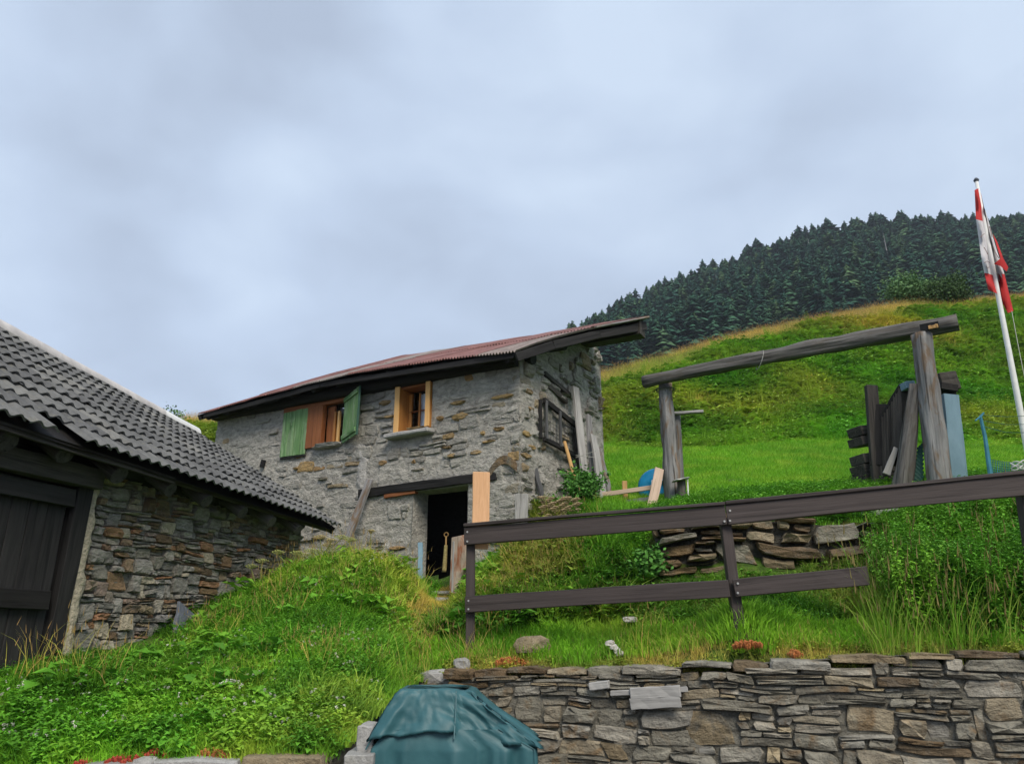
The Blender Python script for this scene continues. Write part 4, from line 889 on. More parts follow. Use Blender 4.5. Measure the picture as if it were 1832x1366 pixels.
# ------------------------------------------------------------------ retaining wall in front
rw = thing('retaining_wall', (RA[0], RA[1], 0), 'long grey dry stone retaining wall under the dark fence', 'wall')
RPT = sorted([on_wall(px, py, RA, RS) for px, py in WTOP]); RPS, RPZ = [a for a, b in RPT], [b for a, b in RPT]
def rtop(s): return interp(s, RPS, RPZ)
RLEN = RPS[-1]+1.2
def retaining():
    rr = random.Random(12)
    out = rubble(71, RLEN, lambda s: .12, lambda s: rtop(s)-.06, (.065, .145), (.17, .55), .34, .006, .9, .55, .10)
    def pick(p):
        x = rr.random(); s = p[0][0]
        return M['brown_stone'] if x < .09 else M['stone']
    stones(rw, out, RA, RS, RN, M['stone'], rr, (.02, .085), .16, 300, pick=pick, dome=.2, inset=.1)
    # coping: flat slabs of uneven length, deep enough to show their tops
    s = -.05
    while s < RLEN:
        ln = rr.uniform(.25, .62); h = rr.uniform(.05, .10); n = 5; c = s+ln/2; zt = rtop(c)+rr.uniform(-.015, .02)
        pts = [(s+.01, zt-h), (c, zt-h+rr.uniform(-.01, .01)), (s+ln-.01, zt-h), (s+ln-.005, zt-h*.4), (s+ln-.02, zt-rr.uniform(0, .02)), (c+.1*ln, zt+rr.uniform(-.008, .01)), (c-.1*ln, zt), (s+.02, zt-rr.uniform(0, .02)), (s+.005, zt-h*.5)]
        vs, fs = stone_geo(pts, RA, RS, RN, rr.uniform(.03, .10), .34, rr, dome=.3); mk('stone', vs, fs, M['tan_rock'] if 3.6 < c < 4.8 else M['brown_stone'] if rr.random() < .25 else M['stone'], rw); s += ln
    b = MB(); A = lambda s, d, z: Vector((RA[0]+RS[0]*s+RN[0]*d, RA[1]+RS[1]*s+RN[1]*d, z))
    V, Fc = vgrid(lin(-.02, RLEN, 110), lin(-.1, 1.0, 26), lambda s, t: A(s, .012+.035*mn.noise(Vector((s*7, t*9, 8))), -.1+(t+.1)/1.1*(rtop(s)-.012)) ); b.add(V, Fc)
    V, Fc = vgrid(lin(-.02, RLEN, 60), [0, 1], lambda s, t: A(s, -.45*t+.01, rtop(s)-.03)); b.add(V, Fc)
    # the return beside the bank, behind the covered grill
    e = Vector((-1.3, 5.75, 0)); a0 = A(-.02, 0, 0)
    V, Fc = vgrid(lin(0, 1, 14), lin(-.05, 1, 12), lambda u, t: a0.lerp(e, u)+Vector((.03*mn.noise(Vector((u*9, t*9, 0))), 0, t*(rtop(0)-.06)*(1-u)+t*.66*u))); b.add(V, Fc)
    b.make('wall_core', M['wall_mortar'], rw)
retaining()
def plank_on_wall():
    A = lambda px, py, d: (lambda sz: Vector((RA[0]+RS[0]*sz[0]+RN[0]*d, RA[1]+RS[1]*sz[0]+RN[1]*d, sz[1])))(on_wall(px, py, RA, RS))
    t = thing('plank_panel', A(1175, 1265, .12), 'small panel of two grey planks fixed on the retaining wall', 'wooden panel')
    for y in (1238, 1256): board('plank', A(1131, y, .13), A(1220, y-5, .13), .03, .098, M['pale_wood'], t, rough=.004)
    board('batten', A(1095, 1238, .10), A(1232, 1230, .10), .03, .045, M['pale_wood'], t)
    o = board('wood_block', A(1059, 1226, .09), A(1093, 1222, .09), .1, .068, M['pale_wood'], rough=.004); tag(o, 'small pale wooden block wedged between stones of the retaining wall', 'wood block')
plank_on_wall()

# ------------------------------------------------------------------ upper terrace wall
uw = thing('terrace_wall', (UA[0], UA[1], 2), 'low slab wall holding the upper lawn behind the fence', 'wall')
UPT = sorted([on_wall(px, py, UA, US) for px, py in ((1165, 925), (1230, 918), (1310, 912), (1400, 922), (1480, 928), (1560, 935), (1650, 925), (1760, 930), (1900, 935))])
def upper_wall():
    rr = random.Random(9); L = UPT[-1][0]; xs, zs = [a for a, b in UPT], [b for a, b in UPT]; top = lambda s: interp(s, xs, zs)
    out = rubble(91, L, lambda s: 1.8, lambda s: top(s)-.02, (.07, .15), (.25, .8), .25, .018, 1.1, 1.3, .08)
    pick = lambda p: M['brown_stone'] if rr.random() < .55 else M['stone']
    stones(uw, out, UA, US, UN, M['stone'], rr, (.04, .20), .3, 300, pick=pick, dome=.2, inset=.1)
    A = lambda s, d, z: Vector((UA[0]+US[0]*s+UN[0]*d, UA[1]+US[1]*s+UN[1]*d, z)); b = MB()
    V, Fc = vgrid(lin(0, L, 50), lin(0, 1, 10), lambda s, t: A(s, -.02+.05*mn.noise(Vector((s*5, t*5, 0))), 1.5+(top(s)-.08-1.5)*t)); b.add(V, Fc)
    V, Fc = vgrid(lin(0, L, 30), [0, 1], lambda s, t: A(s, -.5*t, top(s)-.1)); b.add(V, Fc); b.make('wall_core', M['joint'], uw)
upper_wall()
lw = thing('slab_stack', at(912, 1130, 8.6), 'short stack of flat grey slabs beside the left fence post', 'stone stack')
for i, (px, py, w, h) in enumerate(((920, 1090, .62, .11), (905, 1106, .55, .06), (930, 1117, .5, .07), (900, 1128, .45, .06), (880, 1010, .3, .06))):
    if i < 4: boulder('slab', at(px, py, 8.75), (w, .3, h), M['stone'] if i else M['brown_stone'], seed=60+i, parent=lw, rz=-.3)
# low wall at the bottom left
lo = thing('low_wall', (-3.2, 5.6, 0), 'low stone kerb wall along the foot of the grass bank', 'wall')
def low_wall():
    rr = random.Random(15); s = 0; P0 = (-6.4, 5.62)
    W_ = [on_wall(px, py, P0, (1, 0)) for px, py in ((0, 1378), (150, 1370), (240, 1362), (330, 1357), (480, 1351), (613, 1342))]; xs, zs = [a for a, b in W_], [b for a, b in W_]
    while s < 5.08:
        ln = min(rr.uniform(.35, .75), 5.1-s); c = s+ln/2; zt = interp(c, xs, zs)
        if ln < .1: break
        pts = [(s+.006, zt-.16), (c, zt-.165), (s+ln-.006, zt-.16), (s+ln-.004, zt-.08), (s+ln-.02, zt-.012), (c, zt+rr.uniform(-.008, .008)), (s+.02, zt-.01), (s+.004, zt-.08)]
        vs, fs = stone_geo(pts, P0, (1, 0), (0, -1), rr.uniform(.03, .06), .26, rr, dome=.3, inset=.08); mk('stone', vs, fs, rr.choice([M['stone'], M['brown_stone'], M['tan_rock'], M['granite']]), lo); s += ln
    out = rubble(17, 5.1, lambda s: 0, lambda s: interp(s, xs, zs)-.17, (.12, .2), (.25, .6), .2, .01)
    stones(lo, out, P0, (1, 0), (0, -1), M['stone'], rr, (.02, .06), .1)
    b = MB(); b.add([(-6.4, 5.63, -.05), (-1.28, 5.63, -.05), (-1.28, 5.63, .62), (-6.4, 5.63, .5)], [(0, 1, 2, 3)]); b.make('wall_core', M['wall_mortar'], lo)
low_wall()
def granite():
    for (x0, y0, x1, y1, Y, dp, lab) in ((637, 1298, 668, 1349, 5.62, .22, 'upright pale granite block left of the covered grill'), (611, 1349, 668, 1420, 5.50, .34, 'low pale granite block below the upright one')):
        a, c = at(x0, y1, Y), at(x1, y0, Y); cx = (a.x+c.x)/2; zz = (a.z+c.z)/2
        bm = bmesh.new(); bmesh.ops.create_cube(bm, size=1); bmesh.ops.subdivide_edges(bm, edges=bm.edges[:], cuts=2, use_grid_fill=True)
        for v in bm.verts: v.co = Vector((v.co.x*(c.x-a.x), v.co.y*dp, v.co.z*(c.z-a.z)))+Vector([RNG.uniform(-.004, .004) for _ in range(3)])
        bmesh.ops.bevel(bm, geom=[e for e in bm.edges if e.calc_face_angle(0) > .8], offset=.008, segments=1, affect='EDGES')
        me = bpy.data.meshes.new('granite_block'); bm.to_mesh(me); bm.free(); me.materials.append(M['granite'])
        o = bpy.data.objects.new('granite_block', me); o.location = (cx, Y+dp/2, zz); link(o); tag(o, lab, 'stone block')
    o = boulder('granite_lump', at(790, 1216, 7.95)+Vector((0, .05, 0)), (.52, .34, .2), M['granite'], 'rough pale granite lump at the left end of the retaining wall top', 'rock', seed=3)
    boulder('rock', at(826, 1188, 7.95), (.17, .17, .12), M['granite'], 'small rounded pale rock at the foot of the left fence post', 'rock', seed=5)
    boulder('rock', at(955, 1153, 8.05), (.42, .3, .2), M['tan_rock'], 'tan boulder in dry orange grass behind the retaining wall', 'rock', seed=8)
    W = [(1098, 1157, .10, .15, 'clump of white quartz on the terrace edge above the plank panel'), (1272, 1138, .07, .06, 'small white stone lying left of the middle fence post, upper one'), (1252, 1150, .07, .06, 'small white stone lying lower left of the middle fence post'), (1128, 1108, .16, .06, 'flat white stone half hidden in weeds under the lower rail')]
    for i, (px, py, w, h, lab) in enumerate(W):
        Y = 7.9 if py > 1140 else 8.1
        if i == 0:
            t = thing('quartz_clump', at(px, py+10, 7.7), lab, 'white stones')
            for j in range(7): boulder('stone', at(1090+j*3+RNG.uniform(-3, 3), 1148+j*3.5, 7.7), (.085, .06, .04), M['white_rock'], seed=80+j, parent=t)
        else: boulder('white_stone', at(px, py, Y), (w, w*.7, h), M['white_rock'], lab, 'stone', seed=70+i)
granite()
# ------------------------------------------------------------------ dark rail fence
fence = thing('rail_fence', at(842, 1172, 8.2), 'dark brown stained rail fence on the terrace above the retaining wall', 'fence')
def rail_fence():
    P = {1: (842, 948, 842, 1185, 8.2), 2: (1299, 925, 1327, 1125, 7.35), 3: (1836, 860, 1868, 1120, 6.7)}
    for k, (x0, y0, x1, y1, Y) in P.items(): board('post', at(x1, y1, Y)+Vector((0, .06, -.25)), at(x0, y0, Y)+Vector((0, .06, 0)), .10, .10, M['fence_wood'], fence, up=(0, -1, 0))
    a, b, c = at(831, 959, 8.17), at(1299, 921, 7.32), at(1850, 866, 6.62)
    m = a.lerp(c, (1299-831)/(1850-831))
    for i, (p, q) in enumerate(((a, b), (b+(c-b).normalized()*.004, c))): board('rail', p, q, .045, (.19, .195)[i], M['fence_wood'], fence)
    u = Vector((0, -.005, .115))
    for i, (p, q) in enumerate(((a, b), (b+(c-b).normalized()*.004, c))): board('rail_cap', p+u, q+u, .09, .035, M['fence_wood'], fence)
    a, b = at(833, 1081, 8.17), at(1305, 1052, 7.32); board('rail', a, b, .045, .165, M['fence_wood'], fence)
    board('rail', at(1313, 1051, 7.31), at(1553, 1029, 6.98), .045, .165, M['fence_wood'], fence, endcut=.25)
    for px, py, Y in ((836, 951, 8.13), (836, 968, 8.13), (1306, 913, 7.28), (1306, 931, 7.28), (1296, 932, 7.29), (1842, 860, 6.59), (1842, 876, 6.59), (838, 1074, 8.13), (838, 1089, 8.13), (1320, 1043, 7.27), (1320, 1060, 7.27)):
        b = MB(); p = at(px, py, Y); b.tube([p+Vector((0, .03, 0)), p+Vector((0, -.004, 0))], .011, 7); b.make('bolt', M['metal'], fence)
    t = log('strut', at(1000, 1130, 8.3), at(1003, 1020, 8.3), .01, .008, M['tan_wood']) if False else None
rail_fence()

# ------------------------------------------------------------------ big timber frame
gate = thing('timber_frame', at(1200, 908, 12), 'tall weathered timber frame of two posts and a long log on top', 'timber frame')
def timber_frame():
    log('post', at(1207, 915, 11.95)-Vector((0, 0, .2)), at(1190, 686, 12), .15, .105, M['post_wood'], gate, n=36, seg=22, groove=.22, rough=.3, seed=3, flat=.2)
    log('post', at(1681, 870, 9.5)-Vector((0, 0, .25)), at(1649, 598, 9.5), .14, .125, M['post_wood'], gate, n=36, seg=22, groove=.22, rough=.16, seed=5, flat=.5)
    p0, p1 = at(1152, 683, 11.98), at(1714, 577, 9.42)
    lg = log('beam', p0, p1, .108, .126, M['log_wood'], gate, n=36, seg=40, groove=.18, rough=.22, bend=.03, seed=2, flat=.25)
    # hole near thick end: its shade a black board, pale splintered wood on it
    d = (p1-p0).normalized()
    hole = at(1662, 584, 9.36); board('hole_shade', hole-d*.11, hole+d*.12, .03, .10, M['black'], gate, bev=0, rough=0)
    board('wedge', hole-d*.02+Vector((0, -.012, -.02)), hole+d*.10+Vector((0, -.012, -.02)), .03, .055, M['tan_wood'], gate, rough=.006)
    b = MB(); q = p0.lerp(p1, .42)
    for s in (0,):
        b.tube([q+Vector((math.cos(t)*.0, math.cos(t)*.145, math.sin(t)*.145))+d*(.05*math.sin(t)) for t in lin(0, 6.283, 17)], .006, 4)
    b.make('strap', M['wire'], gate)
    b = MB(); b.tube([at(1190, 698, 11.87), at(1190, 698, 12.2)], .01, 4); 
    for z in (0, .02): b.tube([at(1190, 698, 12)+Vector((math.cos(t)*.155, math.sin(t)*.155, z)) for t in lin(0, 6.283, 15)], .007, 4)
    b.make('hoop', M['lattice_wood'], gate)
timber_frame()
def beside_frame():
    o = log('weathered_post', at(1216, 905, 12.5)-Vector((0, 0, .2)), at(1209, 738, 12.5), .11, .085, M['grey_wood'], n=10, rough=.15); tag(o, 'dark grey post standing just behind the left post of the timber frame', 'post')
    o = board('short_board', at(1200, 740, 12.38), at(1258, 736, 12.3), .1, .045, M['grey_wood']); tag(o, 'short grey board nailed level across the thin post behind the frame', 'board')
    t = thing('capped_post', at(1222, 915, 11.7), 'short round grey post with a flat metal cap', 'post')
    log('post', at(1222, 918, 11.7)-Vector((0, 0, .15)), at(1219, 860, 11.7), .075, .07, M['log_wood'], t); board('cap', at(1203, 861, 11.6), at(1231, 855, 11.6), .2, .02, M['metal'], t)
    b = MB(); b.tube([at(1230, 857, 11.6), at(1231, 880, 11.58), at(1233, 900, 11.6)], .012, 5); o = b.make('cord', M['white_paint'], t)
    o = board('pale_plank', at(1158, 925, 11.6)-Vector((0, 0, .1)), at(1180, 838, 11.85), .15, .04, M['pink_wood'], up=(0, -1, 0)); tag(o, 'pale pinkish plank leaning on the left post of the timber frame', 'plank')
    # low railing with two boards
    t = thing('low_railing', at(1115, 905, 12.2), 'low railing of two pale boards on an orange stake', 'railing')
    board('rail', at(1060, 887, 12.4), at(1170, 871, 12.0), .04, .075, M['pink_wood'], t); board('rail', at(1088, 903, 12.4), at(1170, 892, 12.1), .03, .085, M['pale_wood'], t)
    board('stake', at(1120, 915, 12.3)-Vector((0, 0, .1)), at(1117, 860, 12.3), .085, .05, M['tan_wood'], t, up=(0, -1, 0))
    # blue disc
    t = thing('blue_disc', at(1172, 880, 13.2), 'bright blue dished plastic disc behind the low railing', 'plastic disc')
    c = at(1178, 872, 13.2); R = .36; V = [c+Vector((0, -.10, 0))]; Fc = []; n = 28
    for r in (.35, .7, .94, 1.0):
        for i in range(n): a = 2*math.pi*i/n; V.append(c+Vector((R*r*math.cos(a), -.10*(1-r*r)+(.03 if r == 1 else 0), R*.98*r*math.sin(a))))
    for i in range(n): Fc.append((0, 1+i, 1+(i+1) % n))
    for k in range(3):
        for i in range(n): Fc.append((1+k*n+i, 1+k*n+(i+1) % n, 1+(k+1)*n+(i+1) % n, 1+(k+1)*n+i))
    o = mk('dish', V, Fc, M['blue_plastic'], t, smooth=True); sm = o.modifiers.new('thickness', 'SOLIDIFY'); sm.thickness = .012
    for i, (x, y0, y1) in enumerate(((1166, 858, 874), (1173, 853, 876), (1179, 850, 872))): board('stripe', at(x, y1, 13.05), at(x+1, y0, 13.05), .03, .012, M['white_paint'], t, up=(0, -1, 0))
    b = MB(); V2 = [c+Vector((R*r*math.cos(a), -.10*(1-r*r)-.006, R*.98*r*math.sin(a))) for a in lin(2.6, 3.6, 9) for r in (.45, .97)]; b.add(V2, [(2*i, 2*i+1, 2*i+3, 2*i+2) for i in range(8)]); b.make('patch', M['teal_plastic'], t)
beside_frame()
# ------------------------------------------------------------------ heap of boards by the right post
def board_pile():
    o = board('dark_post', at(1572, 880, 10.3)-Vector((0, 0, .2)), at(1558, 690, 10.3), .19, .10, M['char_wood'], up=(0, -1, 0), taper=.85); tag(o, 'dark square post with nail holes left of the board heap', 'post')
    t = thing('beam_stack', at(1540, 870, 10.5), 'stack of dark sawn beam ends left of the dark post', 'timber stack')
    for y, x0, h in ((773, 1528, .145), (791, 1529, .13), (823, 1533, .14), (842, 1534, .14), (860, 1536, .14)): board('beam', at(x0, y, 10.55), at(x0+75, y-7, 10.75), .3, h, M['char_wood'], t, rough=.008)
    t = thing('slatted_crate', at(1610, 850, 10.2), 'dark slatted wooden panel tilted behind the forked log', 'slatted panel')
    # a slanting panel of dark slats
    a, b_, c, d = at(1577, 862, 10.25), at(1574, 752, 10.25), at(1612, 687, 9.95), at(1612, 800, 9.95)
    for i in range(9):
        f = (i+.5)/9; board('slat', a.lerp(d, f), b_.lerp(c, f), .052, .02, M['char_wood'], t, up=(-.5, -1, 0), rough=.003)
    board('top_rail', b_, c, .04, .05, M['dark_wood'], t); board('back', (a+d)/2+Vector((.04, .08, 0)), (b_+c)/2+Vector((.04, .08, 0)), .55, .03, M['black_wood'], t, up=(-.5, -1, 0))
    board('side', at(1620, 855, 10.0), at(1624, 688, 10.0), .22, .08, M['char_wood'], t, up=(0, -1, 0))
    o = board('blue_box_lid', at(1614, 692, 9.9), at(1632, 690, 9.9), .2, .10, M['blue_board']); tag(o, 'small pale blue block on top of the slatted panel', 'box')
    o = log('forked_log', at(1608, 880, 9.75)-Vector((0, 0, .15)), at(1637, 688, 9.6), .14, .075, M['log_wood'], n=30, seg=16, groove=.2, rough=.2, seed=4); tag(o, 'thick grey log leaning against the right frame post', 'log')
    o = board('split_plank', at(1586, 848, 9.85), at(1603, 800, 9.8), .10, .03, M['pale_wood'], up=(0, -1, 0), taper=.6); tag(o, 'short pale splintered plank beside the leaning log', 'plank')
    b = MB(); p = lambda u, v: at(1634, 862, 9.72).lerp(at(1652, 858, 9.65), u).lerp(at(1641, 800, 9.72).lerp(at(1652, 790, 9.65), u), v)
    V, Fc = vgrid(lin(0, 1, 8), lin(0, 1, 60), lambda u, v: p(u, v)+Vector((0, -.018*math.sin((v*9+u*2.5)*6.283), 0))); o = mk('corrugated_sheet', V, Fc, M['green_sheet'], smooth=True); tag(o, 'dark green corrugated sheet stuck between the log and the post', 'corrugated sheet')
    o = board('blue_board', at(1716, 878, 9.75)-Vector((0, 0, .15)), at(1700, 706, 9.75), .215, .06, M['blue_board'], up=(0, -1, 0), bev=.004); tag(o, 'pale blue painted board standing right of the tall post', 'board')
    t = thing('dark_timber', at(1700, 870, 9.9), 'dark sawn timber with a block on its head behind the blue board', 'timber')
    board('timber', at(1706, 880, 9.95)-Vector((0, 0, .15)), at(1690, 700, 9.95), .25, .14, M['char_wood'], t, up=(0, -1, 0)); board('block', at(1678, 686, 9.85), at(1708, 682, 9.85), .2, .26, M['char_wood'], t)
    board('block', at(1679, 692, 9.80), at(1709, 697, 9.78), .18, .10, M['black_wood'], t)
    o = board('pale_sill_board', at(1535, 922, 9.35), at(1602, 906, 9.3), .2, .10, M['pale_wood'], rough=.012); tag(o, 'pale weathered beam lying under the dark post above the terrace wall', 'beam')
    o = board('pale_base_board', at(1672, 905, 9.15), at(1742, 892, 9.1), .2, .09, M['pale_wood'], rough=.012); tag(o, 'pale weathered beam lying under the blue board', 'beam')
board_pile()
# ------------------------------------------------------------------ net fence at the right edge
def net_fence():
    t = thing('net_fence', at(1765, 900, 9.2), 'blue garden net hung on a thin blue pole at the right edge', 'net fence')
    P = [at(1776, 912, 9.2), at(1772, 850, 9.2), at(1762, 780, 9.2), at(1754, 745, 9.2), at(1760, 738, 9.2)]
    b = MB(); b.tube(P, [.03, .03, .024, .02, .012], 7); b.tube([P[3], at(1745, 752, 9.1)], .01, 5); b.make('pole', M['net'], t)
    b = MB()
    def Q(u, v):
        x = 1768+u*150; top = 820+14*math.sin(u*3.1)*(1-u)+u*-2; bot = 905+8*u; return at(x, top+(bot-top)*v, 9.2-.5*u+.05*math.sin(u*14+v*4))
    for i in range(37):
        b.tube([Q(i/36, v) for v in lin(0, 1, 7)], .0045, 3)
    for j in range(21): b.tube([Q(u, j/20) for u in lin(0, 1, 16)], .0045, 3)
    tag(b.make('net', M['net'], t), kind='stuff')
    b = MB()
    for k in range(5): b.tube([Q(u, .02+.03*k)+Vector((0, -.03, .04*math.sin(u*18+k*2))) for u in lin(.25, 1, 22)], .008, 4)
    b.make('cord', M['white_net'], t)
    b = MB()
    for k in range(3): b.tube([at(1758, 742+k*10, 9.2), at(1800, 745+k*14, 9.0), at(1880, 742+k*16, 8.8)], .004, 3)
    b.make('wire', M['net'], t)
net_fence()
# ------------------------------------------------------------------ flag
def flag():
    Y = 11.0; pole = thing('flag_pole', at(1838, 830, Y)-Vector((0, 0, .3)), 'tall white flag pole at the right edge of the lawn', 'flag pole')
    p0, p1 = at(1846, 850, Y)-Vector((0, 0, .3)), at(1747, 325, Y); p1 = Vector((p1.x, p1.y, p1.z)); b = MB(); b.tube([p0.lerp(p1, f) for f in lin(0, 1, 9)], [.052-.024*f for f in lin(0, 1, 9)], 12); b.make('pole', M['white_paint'], pole, smooth=True)
    b = MB(); d = (p1-p0).normalized(); b.tube([p1, p1+d*.03, p1+d*.07], [.035, .045, .02], 10); b.make('cap', M['dark_slab'], pole)
    b = MB(); b.tube([at(1810, 556, Y-.1), at(1822, 620, Y-.1), at(1842, 720, Y-.05)], .005, 4); b.make('halyard', M['wire'], pole)
    fl = thing('flag', at(1765, 350, Y), 'limp red white red flag hanging folded from the white pole', 'flag')
    def col(pts, Yo): return [(py, px, Yo) for px, py in pts]
    C = [ # columns of the hanging cloth from the hoist to the fly: pixel runs, top to bottom
        ([(1743.5, 340), (1746, 392), (1757, 470), (1768, 518)], -.06), ([(1748, 338), (1753, 394), (1764, 470), (1777, 522)], -.13),
        ([(1752, 336), (1760, 396), (1771, 472), (1786, 526)], .02), ([(1756, 350), (1768, 410), (1785, 480), (1795, 545)], .12), ([(1761, 372), (1774, 430), (1792, 490), (1803, 560)], -.05), ([(1763, 376), (1781, 440), (1797, 490), (1813, 556)], .03)]
    nv = 24; V = []; 
    for pts, yo in C:
        for j in range(nv+1):
            t = j/nv*3; i = min(int(t), 2); f = t-i
            x = pts[i][0]*(1-f)+pts[i+1][0]*f; y = pts[i][1]*(1-f)+pts[i+1][1]*f; V.append(at(x, y, Y+yo+.03*math.sin(j*.9+yo*30)))
    n1 = nv+1; Fs = {0: [], 1: [], 2: []}
    for c in range(len(C)-1):
        for j in range(nv):
            t = (j+.5)/nv; a, b2 = ((.32, .80), (.33, .79), (.1, .78), (.0, .70), (0, .68))[c]
            s = 0 if t < a else (2 if t > b2 else 1); Fs[s].append((c*n1+j, (c+1)*n1+j, (c+1)*n1+j+1, c*n1+j+1))
    for s, mt in ((0, 'flag_red'), (1, 'flag_white'), (2, 'flag_red')):
        used = sorted({i for f in Fs[s] for i in f}); mp = {a: b for b, a in enumerate(used)}
        mk('stripe', [V[i] for i in used], [tuple(mp[i] for i in f) for f in Fs[s]], M[mt], fl, smooth=True)
    # the folded-over corner of the fly
    A = [at(1776, 418, Y-.16), at(1784, 432, Y-.2), at(1795, 462, Y-.2), at(1804, 478, Y-.12), at(1801, 486, Y-.14), at(1790, 476, Y-.22), at(1778, 472, Y-.16), at(1790, 462, Y-.26)]
    mk('fold', A, [(0, 1, 7), (1, 2, 7), (2, 3, 7), (3, 4, 5, 7), (5, 6, 7)], M['flag_red'], fl, smooth=True)
    b = MB()
    for k, pts in enumerate((((1754, 425), (1757, 421), (1761, 418)), ((1760, 442), (1764, 448), (1767, 455)), ((1761, 470), (1766, 467), (1771, 470)), ((1765, 476), (1767, 480), (1770, 477)), ((1776, 440), (1781, 452), (1787, 462)), ((1770, 405), (1773, 415), (1775, 424)))):
        b.tube([at(x, y, Y-.2) for x, y in pts], .006, 4)
    b.make('crest_print', M['print'], fl)
flag()
# ------------------------------------------------------------------ things leaning on the hut
def leaners():
    def pl(name, a, b, w, t, mt, lab, cat, up=None, **k):
        o = board(name, a, b, w, t, M[mt], up=up or (-HS[0], -HS[1]-.4, 0), rough=k.pop('rough', .012), **k); return tag(o, lab, cat)
    pl('weathered_plank', at(1049, 885, 12.5), at(1029, 692, 12.85), .165, .05, 'pale_wood', 'tallest pale grey plank with a round hole leaning on the hut side wall', 'plank')
    pl('brown_plank', at(1062, 880, 12.6), at(1053, 742, 12.95), .12, .05, 'grey_wood', 'narrow brownish plank right of the tallest one on the hut side wall', 'plank')
    pl('split_plank', at(1081, 905, 12.3), at(1061, 778, 12.7), .20, .06, 'pale_wood', 'broad cracked grey plank leaning by the hut corner above the low railing', 'plank', taper=.75)
    pl('thin_plank', at(1096, 900, 12.5), at(1070, 800, 12.9), .11, .05, 'grey_wood', 'thin plank slanting behind the broad cracked plank', 'plank')
    pl('dark_plank', at(1040, 872, 12.75), at(1025, 755, 13.1), .09, .04, 'char_wood', 'dark narrow plank between the lattice frame and the tallest plank', 'plank')
    o = log('orange_stick', at(1030, 862, 12.2), at(1010, 790, 12.5), .036, .03, M['tan_wood'], rough=.08); tag(o, 'short orange brown stick leaning on the hut side wall', 'stick')
    pl('dark_board', at(972, 895, 11.75), at(956, 834, 11.95), .09, .04, 'lattice_wood', 'small dark board leaning near the hut corner', 'board')
    pl('grey_stake', at(929, 1000, 10.9), at(934, 884, 10.95), .17, .06, 'pale_wood', 'weathered grey stake standing before the hut corner', 'stake', up=(0, -1, 0), taper=1.1)
    o = board('upright_board', at(858, 982, 8.26), at(861, 844, 8.26), .195, .028, M['new_board'], fence, up=(0, -1, 0), rough=.002); o['label'] = 'fresh orange board fixed upright behind the left end of the top rail'
    pl('door_prop', hp(*fw(646, 968), .35), hp(*fw(669, 858), .10), .16, .06, 'grey_wood', 'grey plank leaning on the hut front left of the doorway', 'plank', up=HN+(0,))
    o = pl('old_stake', at(655, 1062, 9.9), at(650, 1010, 9.9), .075, .06, 'grey_wood', 'short brown stake sticking out of the grassy mound', 'stake', up=(0, -1, 0))
    # the door leaf, rust and flaking paint
    d = thing('door_leaf', at(822, 1058, 11.6), 'rusty brown and white door leaf standing at the right of the doorway', 'door')
    a, c = at(820, 1062, 11.6), at(823, 958, 11.65); board('panel', a, c, .27, .035, M['rust_panel'], d, up=(.15, -1, 0), endcut=-.12); board('edge', at(809, 1060, 11.58), at(812, 968, 11.62), .03, .05, M['pale_wood'], d, up=(0, -1, 0))
    b = at(752, 1035, 11.75); o = board('blue_post', b, at(752, 970, 11.85), .08, .05, M['blue_board'], up=(0, -1, 0)); tag(o, 'pale blue post at the left jamb of the hut doorway', 'post')
    t = thing('hanging_brush', hp(fw(766, 1000)[0], 2.9, -.35), 'yellowish long brush hanging inside the hut doorway', 'brush')
    k = fw(768, 1000)[0]-.02; log('handle', hp(k, 2.95, -.42), hp(k, 2.8, -.42), .014, .014, M['tan_wood'], t); log('head', hp(k, 2.8, -.42), hp(k+.02, 2.35, -.42), .03, .04, M['umbel'], t)
    b = MB(); b.tube([hp(k+.045*math.cos(a), 2.98+.035*math.sin(a), -.42) for a in lin(0, 6.283, 13)], .009, 5); b.make('loop', M['tan_wood'], t)
    o = board('pale_sheet', hp(fw(803, 1000)[0]-.02, 2.55, -.75), hp(fw(803, 1000)[0]-.02, 2.98, -.75), .2, .03, M['blue_board'], up=HN+(0,)); tag(o, 'pale panel standing inside the dark doorway', 'panel')
    # lattice frame hung on the side wall
    t = thing('lattice_frame', sp(sw(990, 800)[0], sw(990, 800)[1], .05), 'dark lattice frame with grey bars hung on the hut side wall', 'lattice frame')
    q0, z1 = sw(966, 718); q1, z1b = sw(1022, 762); _, z0 = sw(962, 785); _, z0b = sw(1016, 815)
    zt, zb = (z1+z1b)/2, (z0+z0b)/2
    board('rail', sp(q0-.03, z1, .10), sp(q1, z1b, .10), .06, .10, M['black_wood'], t); board('rail', sp(q0-.05, z0, .10), sp(q1, z0b, .10), .06, .08, M['black_wood'], t)
    for i, f in enumerate((0, .42, .97)):
        q = q0+(q1-q0)*f; board('bar', sp(q, z0+(z0b-z0)*f, .13), sp(q, z1+(z1b-z1)*f, .13), .055, .04, M['lattice_wood'], t, up=(-HS[0], -HS[1], 0))
    board('rail', sp(q0-.10, z0, .06), sp(q0-.10, z1, .06), .06, .05, M['dark_wood'], t, up=(-HS[0], -HS[1], 0))
    m = MB()
    for i in range(12): m.tube([sp(q0+(q1-q0)*i/11, zb, .08), sp(q0+(q1-q0)*i/11, zt, .08)], .004, 3)
    for i in range(10): m.tube([sp(q0, z0+(z1-z0)*i/9, .08), sp(q1, z0b+(z1b-z0b)*i/9, .08)], .004, 3)
    tag(m.make('mesh_wire', M['lattice_wood'], t), kind='stuff')
    b = MB()
    p = [at(1030, 818, 12.45), at(1066, 806, 12.35)]
